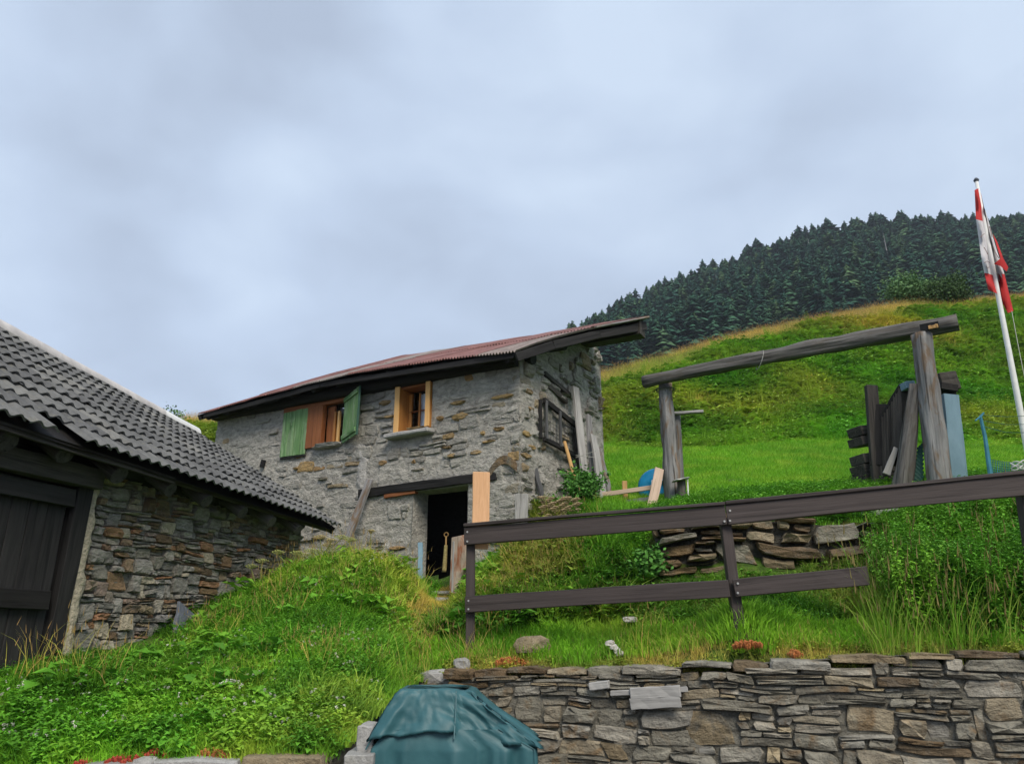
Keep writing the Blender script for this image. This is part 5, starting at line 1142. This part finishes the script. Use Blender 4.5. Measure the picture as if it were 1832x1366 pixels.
    b.tube([p[0], p[1]], .006, 4); b.tube([at(1030, 814, 12.45), at(1064, 818, 12.35)], .006, 4); o = b.make('tie_wire', M['wire']); tag(o, 'thin wire tied round the planks on the hut side wall', 'wire')
    b = MB(); k, z = fw(475, 832); b.tube([hp(k, z+.1, .06), hp(k+.02, z-.05, .07)], .05, 6); o = b.make('wall_hook', M['black']); tag(o, 'small dark iron hook on the hut front below the shuttered window', 'hook')
leaners()
# ------------------------------------------------------------------ covered grill
def grill():
    g = thing('covered_grill', at(815, 1366, 5.7)-Vector((0, 0, .5)), 'garden grill under a dark teal weather cover', 'covered grill')
    Y = 5.6; NS = 60
    # corners of the cover, level by level: left, right (photo pixels at depth Y), height pixel, front and back
    def lev(x0, x1, y0, y1, yf, yb): a, c = at(x0, y0, Y), at(x1, y1, Y); return a, c, yf, yb
    def ring(L, fold=0., ph=0., rc=.06, zf=None):
        a, c, yf, yb = L; P = []
        side = [((a.x, yf, a.z), (c.x, yf, c.z)), ((c.x, yf, c.z), (c.x, yb, c.z)), ((c.x, yb, c.z), (a.x, yb, a.z)), ((a.x, yb, a.z), (a.x, yf, a.z))]
        for k, (p, q) in enumerate(side):
            p, q = Vector(p), Vector(q); d = (q-p); n = Vector((d.y, -d.x, 0)).normalized()
            for i in range(NS):
                t = i/NS; e = min(t, 1-t); v = p.lerp(q, t)
                v -= n*rc*.35*max(0, 1-e/.06)**2
                x = t*d.length+k*1.7
                f = fold*((1-2*abs(math.sin(x*11+2.2*math.sin(x*4+ph*.3)+ph*.25)))*.8+(1-2*abs(math.sin(x*19+1.9*math.sin(x*7))))*.5+1.2*mn.noise(Vector((x*5, ph*.4, k))))*min(1, e*9)
                v += n*f
                if zf: v.z += zf(v, k)
                P.append(v)
        return P
    def hem(v, k):
        x = (v.x-at(815, 1330, Y).x)
        if k == 0: return (.105-.06*max(0, min(1, -x/.55-.35)) if x < 0 else .062*max(0, 1-x/.62))+.006*math.sin(v.x*19)
        return (.045 if k == 3 else .03*max(0, min(1, -x*2)) if k == 2 else 0)+.008*math.sin(v.x*19)
    Ls = [(lev(722, 834, 1233, 1233, Y+.12, Y+.44), 0, 0), (lev(712, 846, 1237, 1238, Y+.07, Y+.47), .001, 0), (lev(703, 856, 1249, 1250, Y+.05, Y+.50), .006, 1), (lev(690, 880, 1274, 1270, Y+.03, Y+.52), .014, 1.4), (lev(678, 910, 1296, 1292, Y+.01, Y+.54), .021, 1.8), (lev(667, 942, 1316, 1315, Y-.02, Y+.56), .027, 2.1), (lev(655, 972, 1338, 1336, Y-.05, Y+.58), .032, 2.4)]
    R = [ring(L, f, ph, zf=(lambda v, k, w=i/6: hem(v, k)*w)) for i, (L, f, ph) in enumerate(Ls)]
    R = [R[0]]+[p for k in range(len(R)-1) for p in ([a.lerp(b, .33) for a, b in zip(R[k], R[k+1])], [a.lerp(b, .67) for a, b in zip(R[k], R[k+1])], R[k+1])]
    n = len(R[0]); V = [v for r in R for v in r]; Fc = [tuple(range(n))]
    def strip(k):
        for i in range(n): j = (i+1) % n; Fc.append((k*n+i, k*n+j, (k+1)*n+j, (k+1)*n+i))
    for k in range(len(R)-1): strip(k)
    cx, cy = sum(v.x for v in R[-1])/n, sum(v.y for v in R[-1])/n
    V += [Vector((cx+(v.x-cx)*.965, cy+(v.y-cy)*.93, v.z+.012)) for v in R[-1]]; strip(len(R)-1)
    def wr(v):
        a = 1-2*abs(mn.noise(Vector((v.x*5+v.z*7, v.z*4-v.x*2, 4)))); b_ = 1-2*abs(mn.noise(Vector((v.x*11-v.z*6, v.z*13+v.x*4, 9)))); c_ = 1-2*abs(mn.noise(Vector((v.x*24+v.z*9, v.z*20, 2))))
        w = (-.030*a-.018*b_*(.5+a*.5)-.008*c_)*(1 if v.x > at(815, 1300, Y).x else .5)+.012; return v+Vector((-w*.3, -w, w*.4))
    mk('cover_top', [wr(v) for v in V], Fc, M['tarp'], g, smooth=True)
    A = lev(664, 960, 1338, 1338, Y-.03, Y+.56); R = [ring(lev(690, 896, 1304, 1304, Y+.0, Y+.5), .006, 5), ring(lev(678, 925, 1320, 1320, Y-.012, Y+.53), .012, 5), ring(A, .018, 5)]; V = []; Fc = []
    for f in lin(.05, 1, 10):
        a, c = A[0].copy(), A[1].copy(); a.z = c.z = A[0].z*(1-f)+.015; a.x -= .01*f; R.append(ring((a, c, A[2]-.02*f, A[3]+.02*f), .02+.05*f, 5+.15*f, rc=.05))
    V = [v for r in R for v in r]
    for k in range(len(R)-1): strip(k)
    mk('cover_skirt', V, Fc, M['tarp'], g, smooth=True)
    # raised seams down the front corners of the hood and along the hem
    b = MB()
    for c in (0, 1):
        i = 0 if c == 0 else NS; b.tube([wr(ring(L, 0, 0)[i]+Vector((0, -.006, 0))) for (L, f, ph) in Ls[1:]], .005, 5)
    p = [at(x, y, Y)+Vector((0, d, 0)) for x, y, d in ((815, 1237, .075), (815, 1262, .04), (814, 1290, .01), (813, 1320, -.03))]; b.tube([q+Vector((0, -.012, 0)) for q in p], .006, 5)
    b.make('seam', M['tarp'], g)
grill()
# ------------------------------------------------------------------ growth
M['blade'] = leafmat('grass_blade', (.155, .375, .026), (.50, .36, .11))
M['leaf'] = leafmat('herb_leaf', (.125, .35, .032), (.38, .37, .06))
M['seed'] = leafmat('seed_head', (.22, .20, .07), (.38, .24, .10))
M['petal'] = plain('white_petal', (.62, .60, .52), .8)
def blades(seed, n, h, w, spread, lean=.5, seg=2, heads=0):
    r = random.Random(seed); vs, fs, mi = [], [], []
    for i in range(n):
        a = r.random()*6.283; d = spread*math.sqrt(r.random()); x, y = d*math.cos(a), d*math.sin(a); hh = h*r.uniform(.55, 1.1); dr = a+r.uniform(-1, 1); ln = lean*hh*r.uniform(.3, 1.2); ww = w*r.uniform(.7, 1.3)
        f = r.random()*6.283; px, py = math.cos(f)*ww/2, math.sin(f)*ww/2; b = len(vs)
        for k in range(seg):
            t = k/seg; q = 1-t*.55; ox, oy = math.cos(dr)*ln*t*t, math.sin(dr)*ln*t*t
            vs += [(x+ox-px*q, y+oy-py*q, hh*t), (x+ox+px*q, y+oy+py*q, hh*t)]
        vs.append((x+math.cos(dr)*ln, y+math.sin(dr)*ln, hh*(1-.25*lean)))
        for k in range(seg-1): fs.append((b+2*k, b+2*k+1, b+2*k+3, b+2*k+2)); mi.append(0)
        fs.append((b+2*seg-2, b+2*seg-1, b+2*seg)); mi.append(0)
        if i < heads:
            tx, ty, tz = vs[-1]; c = len(vs); s = ww*.8
            vs += [(tx-s, ty, tz-.04*h), (tx, ty-s, tz), (tx+s, ty, tz), (tx, ty, tz+.13*h), (tx, ty+s, tz-.02*h)]
            fs += [(c, c+1, c+3), (c+1, c+2, c+3), (c+2, c+4, c+3), (c+4, c, c+3)]; mi += [1]*4
    me = mesh('tuft', vs, fs); me.materials.append(M['blade']); me.materials.append(M['seed']); me.polygons.foreach_set('material_index', mi); return me
def leafy(seed, stems, h, L, wd, per, lean=.4, droop=.3, top=True, flower=0):
    r = random.Random(seed); vs, fs, mi = [], [], []
    for s in range(stems):
        a = r.random()*6.283; hh = h*r.uniform(.6, 1.1); bx, by = r.uniform(-1, 1)*L*.8, r.uniform(-1, 1)*L*.8; lx, ly = math.cos(a)*lean*hh, math.sin(a)*lean*hh
        P = lambda t: (bx+lx*t*t, by+ly*t*t, hh*t); b = len(vs); w = .006*h/.3
        vs += [(bx-w, by, 0), (bx+w, by, 0), P(1)]; fs.append((b, b+1, b+2)); mi.append(0)
        for k in range(per):
            t = .25+.75*(k+.5)/per; x, y, z = P(t); f = a+k*2.4+r.uniform(-.5, .5); l = L*r.uniform(.6, 1.15)*(1.1-.4*t); ww = wd*l; cx, cy = math.cos(f), math.sin(f); up = r.uniform(.0, .5)*l; b = len(vs)
            vs += [(x, y, z), (x+cx*l*.5-cy*ww, y+cy*l*.5+cx*ww, z+up*.7), (x+cx*l*.5, y+cy*l*.5, z+up*.55-ww*.25), (x+cx*l*.5+cy*ww, y+cy*l*.5-cx*ww, z+up*.7), (x+cx*l, y+cy*l, z+up-droop*l)]
            fs += [(b, b+2, b+1), (b, b+3, b+2), (b+1, b+2, b+4), (b+2, b+3, b+4)]; mi += [0]*4
        if s < flower:
            x, y, z = P(1); z += .02
            for k in range(7):
                b = len(vs); q = .007; ox, oy, oz = r.uniform(-1, 1)*.008, r.uniform(-1, 1)*.008, r.uniform(-1, 1)*.008
                vs += [(x+ox-q, y+oy, z+oz), (x+ox, y+oy-q, z+oz+.006), (x+ox+q, y+oy, z+oz), (x+ox, y+oy+q, z+oz+.006)]; fs.append((b, b+1, b+2, b+3)); mi.append(1)
    me = mesh('herb', vs, fs); me.materials.append(M['leaf']); me.materials.append(M['petal']); me.polygons.foreach_set('material_index', mi); return me
K = [blades(i, 20, .15, .011, .10, .6) for i in range(3)]                  # 0-2 short grass
K += [blades(10+i, 14, .40, .012, .08, .8, 3) for i in range(2)]           # 3-4 long grass
K += [leafy(20+i, 6, .24, .085, .30, 6) for i in range(3)]                 # 5-7 herbs
K += [leafy(30+i, 7, .20, .19, .34, 2, .9) for i in range(2)]              # 8-9 broad leaves
K += [blades(40+i, 7, .50, .0045, .09, .55, 3, 5) for i in range(2)]        # 10-11 seeding stalks
K += [leafy(50+i, 5, .95, .105, .2, 26, .2) for i in range(2)]            # 12-13 tall herbs
K += [leafy(60, 4, .24, .06, .3, 4, .4, .3, True, 2)]                      # 14 white clover
def N2(x, y, s, o): return mn.noise(Vector((x/s, y/s, o)))
def footprint_ok(x, y): return (y > front_y(x)+.02) & ~in_house(x, y, -.05) & ~in_barn(x, y, -.03)
def fill(rng, n, x0, x1, y0, y1, extra=None):
    x = rng.uniform(x0, x1, n); y = rng.uniform(y0, y1, n); ok = footprint_ok(x, y)
    if extra is not None: ok &= extra(x, y)
    x, y = x[ok], y[ok]; return x, y, gz(x, y)
def behind_upper(x, y): return y > UA[1]+(x-UA[0])*US[1]/US[0]+.1
def upper_clear(x, y):      # not inside the upper wall's stones
    d = (x-UA[0])*UN[0]+(y-UA[1])*UN[1]; s = (x-UA[0])*US[0]+(y-UA[1])*US[1]; return ~((d > -.38) & (d < .2) & (s > -.1))
PATH = [(-.95, 12.0), (-1.0, 10.9), (-1.12, 9.7), (-.75, 8.6)]
def path_d(x, y):
    best = 9.
    for (a, b), (c, d) in zip(PATH, PATH[1:]):
        t = max(0, min(1, ((x-a)*(c-a)+(y-b)*(d-b))/((c-a)**2+(d-b)**2))); best = min(best, math.hypot(x-a-(c-a)*t, y-b-(d-b)*t))
    return best
def grow():
    rng = np.random.default_rng(11); r = random.Random(3)
    # left bank
    pts = []
    x, y, z = fill(rng, 80000, -7.5, .3, 5.6, 12.6, lambda x, y: (x < .0+.0*y) | (y > 9.6))
    for a, b, c in zip(x, y, z):
        n1, n2, n3 = N2(a, b, .9, 1), N2(a, b, .35, 2), N2(a, b, 1.8, 5); pd = path_d(a, b); low = b < 6.5+.25*n1
        dry = max(0, min(1, .04+.4*n3+.25*n2)); tint = .58+.6*n2+.45*n1+.25*n3
        mound = math.exp(-((a+1.9)**2/1.8+(b-10.4)**2/.8))
        if pd < .30+.2*n2: k = r.choice((0, 1, 2)); dry = .8+.4*n1; tint += .2; s = r.uniform(.4, .75)
        else:
            u = r.random()+.35*n1
            if low: k = r.choice((0, 1, 2, 0, 1, 2, 2, 5)) if r.random() < .97 else 14; tint += .3; s = r.uniform(.7, 1.2)
            elif u < .36: k = r.choice((0, 1, 2)); s = r.uniform(.8, 1.5)
            elif u < .50: k = r.choice((3, 4)); s = r.uniform(.45, .85)
            elif u < .925: k = r.choice((5, 6, 7)); s = r.uniform(.42, .95)
            elif u < .95: k = r.choice((8, 9)); s = r.uniform(.5, 1.2)
            elif u < 1.0: k = 14 if r.random() < .4 else 6; s = r.uniform(.6, 1.0)
            else: k = r.choice((10, 3, 0, 1)); s = r.uniform(.5, .9); dry += .2
            if k in (8, 9) and r.random() < .3: s *= 1.3
            tint += .5*mound; dry += .26*mound
            if a < -3.4: tint -= .25; dry *= .3
        if r.random() < .38: continue
        if (a-BW[0])*-BI[0]+(b-BW[1])*-BI[1] < .55 and b < 11: s *= .55
        if (a+3.88)**2+(b-8.1)**2 < .16: continue
        if k in (8, 9) and a > -2.3 and b < 9: k = 5; s *= .8
        if a > -1.15 and b < 8.5 and k > 2: k = r.choice((0, 1, 2)); s = .6
        if a > -1.25 and b < 8.3: s *= .6
        pts.append((a, b, c-.02, r.random()*6.28, s, min(1, max(0, tint+r.gauss(0, .1))), min(1, max(0, dry)), k, r.gauss(0, .15), r.gauss(0, .15)))
    scatter('bank_growth', pts, K, 'dense grass and herbs covering the bank before the hut')
    # terrace above the retaining wall and the rough slope up to the lawn
    pts = []
    x, y, z = fill(rng, 56000, -1.0, 9.5, 5.0, 12.6, lambda x, y: upper_clear(x, y) & ((x > .0) | (y < 9.6)))
    for a, b, c in zip(x, y, z):
        n1, n2 = N2(a, b, .8, 11), N2(a, b, .3, 12); e = b-(RA[1]+(a-RA[0])*RS[1]/RS[0]); up = behind_upper(a, b) and a > 1.4
        tint = .48+.65*n2+.35*n1; dry = max(0, .1+.45*n1+.2*n2); s = r.uniform(.7, 1.15)
        if up: k = r.choice((0, 1, 2, 5, 6)); s = r.uniform(.6, .95); tint += .15; dry *= .4
        elif e < .42+.15*n1:
            k = r.choice((0, 1, 2, 0, 1, 2, 5, 10)); dry = .62+.6*n1; s = r.uniform(.4, .75); tint += .05
        elif a > b*(.50+.03*n1) and e > .5:
            k = r.choice((12, 13, 12, 13, 12, 7)); s = r.uniform(.6, .98) if k > 9 else .9; tint += .08; dry *= .5
            if k > 9 and r.random() < .2: continue
        elif e < 1.0+.2*n1: k = r.choice((0, 1, 2)); s = r.uniform(.8, 1.3); tint += .25; dry *= .5
        else:
            u = r.random()+.4*n1; k = r.choice((5, 6, 7)) if u < .45 else r.choice((0, 1, 2)) if u < .6 else r.choice((3, 4)) if u < .8 else r.choice((8, 9)) if u < .9 else r.choice((10, 11)); s = r.uniform(.8, 1.3)
            if a < .9 and b > 9.3: dry += .5; tint += .1
            elif e > 1.5 and b < 9.4 and a < 2: tint -= .25
            tint -= .08
            if k > 9: s *= .7; dry += .3
        if .17*b < a < .49*b and e > .9 and not up: s *= .5
        if b > 10.9 and a > .6: s *= .6
        if e > .5 and r.random() < .25: continue
        if 1.2 < a < 2.4 and 11.4 < b < 12.6:
            if r.random() < .5: continue
            s *= .5
        pts.append((a, b, c-.02, r.random()*6.28, s, min(1, max(0, tint+r.gauss(0, .1))), min(1, max(0, dry)), k, r.gauss(0, .13), r.gauss(0, .13)))
    scatter('terrace_growth', pts, K, 'grass, straw and tall weeds on the terrace above the retaining wall')
    # seeding grass among the tall weeds, straws everywhere
    pts = []
    x, y, z = fill(rng, 2600, 2.6, 6.5, 6.6, 8.4, lambda x, y: upper_clear(x, y) & (x > y*.47))
    for a, b, c in zip(x, y, z):
        if r.random() < .12: pts.append((a, b, c, r.random()*6.28, r.uniform(1.1, 1.9), r.uniform(.25, .65), r.uniform(.0, .4), r.choice((10, 11)), r.gauss(0, .1), r.gauss(0, .1)))
    x, y, z = fill(rng, 900, -6, 1.5, 6.3, 12)
    for a, b, c in zip(x, y, z):
        if N2(a, b, 1.2, 44) > .12: pts.append((a, b, c, r.random()*6.28, r.uniform(.7, 1.2), r.uniform(.4, .9), r.uniform(.5, 1), r.choice((10, 11)), r.gauss(0, .15), r.gauss(0, .15)))
    scatter('seeding_grass', pts, K, 'tall seeding grass stalks standing over the weeds')
    # mown lawn
    pts = []
    x, y, z = fill(rng, 60000, -1, 20, 11.6, 24, lambda x, y: (x < .95*y) & (x > .05*y) & upper_clear(x, y))
    for a, b, c in zip(x, y, z):
        lim = 20.9+.9*N2(a, b, 2.5, 3)+.7*N2(a, b, .7, 4)
        if b > lim: continue
        n1, n2 = N2(a, b, 2.2, 21), N2(a, b, .6, 22); pts.append((a, b, c-.01, r.random()*6.28, r.uniform(.7, 1.15)*(1+.02*(b-12)), min(1, max(0, .78+.3*n1+.3*n2)), min(1, max(0, .06+.25*n2)), r.randrange(3), r.gauss(0, .1), r.gauss(0, .1)))
    scatter('lawn', pts, K, 'short bright green mown lawn below the rough meadow')
    # rough meadow up to the crest
    pts = []
    n = 100000; y = np.exp(rng.uniform(math.log(16), math.log(50), n)); x = y*rng.uniform(-.75, .95, n); ok = footprint_ok(x, y); x, y = x[ok], y[ok]; z = gz(x, y)
    cx = [at(px, py, Y).x/Y for px, py, Y in CREST]; cy = [Y for px, py, Y in CREST]
    for a, b, c in zip(x, y, z):
        lim = 20.4+.9*N2(a, b, 2.5, 3)+.7*N2(a, b, .7, 4)
        if a > .05*b and b < lim: continue
        e = interp(a/b, cx, cy)-b if a > 0 else 24-b
        if e < -2.5: continue
        n1, n2, n3 = N2(a, b, 3.5, 31), N2(a, b, 1.1, 32), N2(a, b, 7, 33); top = max(0, min(1, 1-(e-.5)/(9+5*n1)))
        dry = .2+.6*n3+.45*n1+1.0*top**1.1; tint = .6+.65*n2+.4*n1+.25*top; near = max(0, min(1, (b-lim)/4)) if a > 0 else 1
        u = r.random()+.4*n2
        if u > 1.0 and top < .5 and r.random() < .5: k = r.choice((12, 13)); s = r.uniform(.7, 1.2)
        elif top > .5: k = r.choice((3, 4, 10, 11)); s = r.uniform(.8, 1.4)
        elif u < .5: k = r.choice((5, 6, 7, 8)); s = r.uniform(1.5, 2.6)
        elif u < .75: k = r.choice((0, 1, 2)); s = r.uniform(2, 3)
        else: k = r.choice((3, 4)); s = r.uniform(.9, 1.6); dry += .15
        s *= .55+.45*near; tint += .25*(1-near)
        if a < 0: s *= .6; dry += .25
        pts.append((a, b, c-.03, r.random()*6.28, s, min(1, max(0, tint+r.gauss(0, .08))), min(1, max(0, dry)), k, r.gauss(0, .15), r.gauss(0, .15)))
    scatter('meadow', pts, K, 'rough alpine meadow with straw coloured crest')
grow()
def bush(name, c, size, mat_g, n, leaf, label, seed, tintlo=.6):
    """leafy shrub: a few stems and thousands of leaves gathered in clumps"""
    r = random.Random(seed); t = thing(name, (c[0], c[1], c[2]), label, 'bush'); b = MB(); tips = []
    for i in range(12):
        a = r.random()*6.283; rad = r.uniform(.2, .9); e = Vector((c[0]+math.cos(a)*rad*size[0]/2, c[1]+math.sin(a)*rad*size[1]/2, c[2]+size[2]*r.uniform(.45, .95)*(1-.35*rad))); m_ = Vector(c).lerp(e, .5)+Vector((0, 0, size[2]*.1)); b.tube([Vector(c), m_, e], [.02*size[2], .012*size[2], .004*size[2]], 5); tips += [e, m_, m_.lerp(e, .6)]
    b.make('stem', M['bark'], t)
    vs, fs = [], []
    for i in range(n):
        q = r.choice(tips); d = Vector((r.gauss(0, 1), r.gauss(0, 1), r.gauss(0, .8)))*size[2]*.13; p = q+d; x = Vector((r.gauss(0, 1), r.gauss(0, 1), r.gauss(0, .5))).normalized(); y = x.cross(Vector((r.gauss(0, 1), r.gauss(0, 1), r.gauss(0, 1)))).normalized(); l = leaf*r.uniform(.6, 1.3); k = len(vs)
        vs += [p, p+x*l*.5+y*l*.28, p+x*l, p+x*l*.5-y*l*.28]; fs.append((k, k+1, k+2, k+3))
    tag(mk('foliage', vs, fs, mat_g, t), kind='stuff')
def leafplain(name, c, lo=.5, hi=1.5):
    m, nt, b, N, L = newmat(name); ge = N('ShaderNodeNewGeometry'); cc = mixc(nt, 1.0, c, ramp(nt, ge.outputs['Random Per Island'], [(0, (lo,)*3), (1, (hi,)*3)]), 'MULTIPLY'); L(cc, b.inputs['Base Color']); b.inputs['Roughness'].default_value = .7; return m
M['bush_pale'] = leafplain('pale_bush_leaf', (.13, .24, .09)); M['bush_dark'] = leafplain('dark_bush_leaf', (.06, .11, .035)); M['bush_mid'] = leafplain('green_shrub_leaf', (.08, .22, .035))
def g3(px, py, Y): p = at(px, py, Y); p.z = gz1(p.x, p.y)-.05; return p
bush('bush', g3(1637, 545, 40.5), (3.6, 2.4, 2.6), M['bush_pale'], 6500, .17, 'pale green rounded bush on the meadow crest before the wood', 2)
bush('bush', g3(1706, 560, 38.5), (2.6, 2.0, 2.1), M['bush_dark'], 4600, .15, 'dark olive bush on the crest right of the pale one', 3)
bush('shrub', g3(1040, 910, 11.9), (.65, .5, .75), M['bush_mid'], 2200, .07, 'green leafy shrub growing at the foot of the hut side wall', 4)
bush('shrub', g3(985, 905, 11.8), (.5, .4, .35), M['bush_mid'], 1100, .06, 'small green shrub beside the dried flowers at the hut corner', 5)
bush('sapling', g3(1165, 1020, 9.1), (.7, .5, .5), M['bush_mid'], 900, .075, 'small leafy sapling at the left end of the slab terrace wall', 6)
bush('shrub', g3(312, 752, 19.5), (.5, .5, .75), M['bush_pale'], 500, .08, 'thin flowering shrub behind the barn ridge end', 7)
def umbels(name, base, heads, mat, label, cat, rad=.09):
    t = thing(name, base, label, cat); b = MB(); h = MB(); r = random.Random(len(heads)*7+int(base[0]*10))
    for p in heads:
        p = Vector(p); b.tube([Vector(base), Vector(base).lerp(p, .6)+Vector((r.uniform(-.03, .03), 0, .04)), p-Vector((0, 0, .05))], [.010, .008, .006], 5); R = rad*r.uniform(.7, 1.2)
        for i in range(22):
            a = i*2.4; q = R*math.sqrt((i+.5)/22); c = p+Vector((q*math.cos(a), q*math.sin(a), -.25*q*q/R+r.uniform(-.006, .006))); h.tube([p-Vector((0, 0, .05)), c], .0022, 3); s = .015
            h.add([c+Vector((-s, 0, 0)), c+Vector((0, -s, .004)), c+Vector((s, 0, 0)), c+Vector((0, s, .004)), c+Vector((0, 0, .014))], [(0, 1, 4), (1, 2, 4), (2, 3, 4), (3, 0, 4)])
    b.make('stem', M['stem'], t); h.make('umbel', mat, t)
Y = 10.3
umbels('hogweed', g3(577, 1000, Y), [at(573, 958, Y), at(592, 964, Y-.05), at(588, 972, Y+.1)], M['umbel'], 'tall withered hogweed with tan umbels on the mound against the barn eave', 'plant')
umbels('hogweed', g3(520, 1010, 10.0), [at(497, 985, 10), at(530, 986, 10.05)], M['umbel_g'], 'greenish hogweed umbels before the dark gap under the barn roof', 'plant', .12)
umbels('hogweed', g3(560, 1010, 10.1), [at(558, 982, 10.1), at(545, 990, 10.2), at(610, 958, 10.4), at(625, 962, 10.4)], M['umbel_g'], 'low hogweed with broad flat umbels on top of the mound', 'plant', .10)
umbels('hogweed', g3(465, 1030, 9.9), [at(468, 1000, 9.9), at(450, 1010, 9.9)], M['umbel_g'], 'small hogweed at the foot of the barn stone wall', 'plant', .08)
umbels('hogweed', g3(664, 985, 10.5), [at(664, 948, 10.5)], M['umbel'], 'single thin hogweed stalk before the plank left of the doorway', 'plant', .05)
umbels('dried_flowers', g3(1000, 925, 11.4), [at(970+((i*37) % 70)-4, 888+((i*23) % 38), 11.4-.05*(i % 5)) for i in range(44)], M['dry_flower'], 'heap of beige dried flower heads at the hut corner', 'plant', .05)
def sedum(x0, x1, py, Y, mat, label, seed, h=.05):
    r = random.Random(seed); a, c = at(x0, py, Y), at(x1, py, Y); b = MB(); n = int(90*(c.x-a.x)/.25)+20
    for i in range(n):
        p = a.lerp(c, r.random())+Vector((0, r.uniform(-.06, .10), 0)); p.z += -.02+h*r.random()*math.sin(math.pi*min(1, max(0, (p.x-a.x)/(c.x-a.x))))**.5; s = r.uniform(.008, .016)
        b.add([p+Vector((-s, 0, 0)), p+Vector((0, -s, .2*s)), p+Vector((s, 0, 0)), p+Vector((0, s, .2*s)), p+Vector((0, 0, s)), p+Vector((0, 0, -3*s))], [(0, 1, 4), (1, 2, 4), (2, 3, 4), (3, 0, 4), (1, 0, 5), (2, 1, 5), (3, 2, 5), (0, 3, 5)])
    o = b.make('sedum_clump', mat, None); tag(o, label, 'plant')
sedum(195, 235, 1357, 5.68, M['sedum'], 'low red sedum clump furthest left on the low kerb wall', 1, .04)
sedum(245, 303, 1352, 5.72, M['sedum'], 'bright red sedum clump beside a pale stone on the kerb wall', 2, .07)
sedum(352, 418, 1347, 5.74, M['sedum_o'], 'orange red sedum clump in dry grass on the kerb wall', 3, .06)
sedum(136, 152, 1362, 5.66, M['sedum'], 'tiny red sedum tuft near the left bottom corner', 4, .03)
sedum(885, 945, 1182, 7.85, M['sedum_o'], 'orange sedum on the retaining wall beside the left fence post', 5, .06)
sedum(1316, 1362, 1150, 7.15, M['sedum_o'], 'orange sedum below the middle fence post', 6, .05)
sedum(1415, 1432, 1166, 6.98, M['sedum_o'], 'small orange sedum hanging at the retaining wall edge', 7, .04)
boulder('kerb_stone', at(262, 1361, 5.63), (.14, .14, .06), M['granite'], 'pale flat stone among red sedum on the kerb wall', 'stone', seed=91)
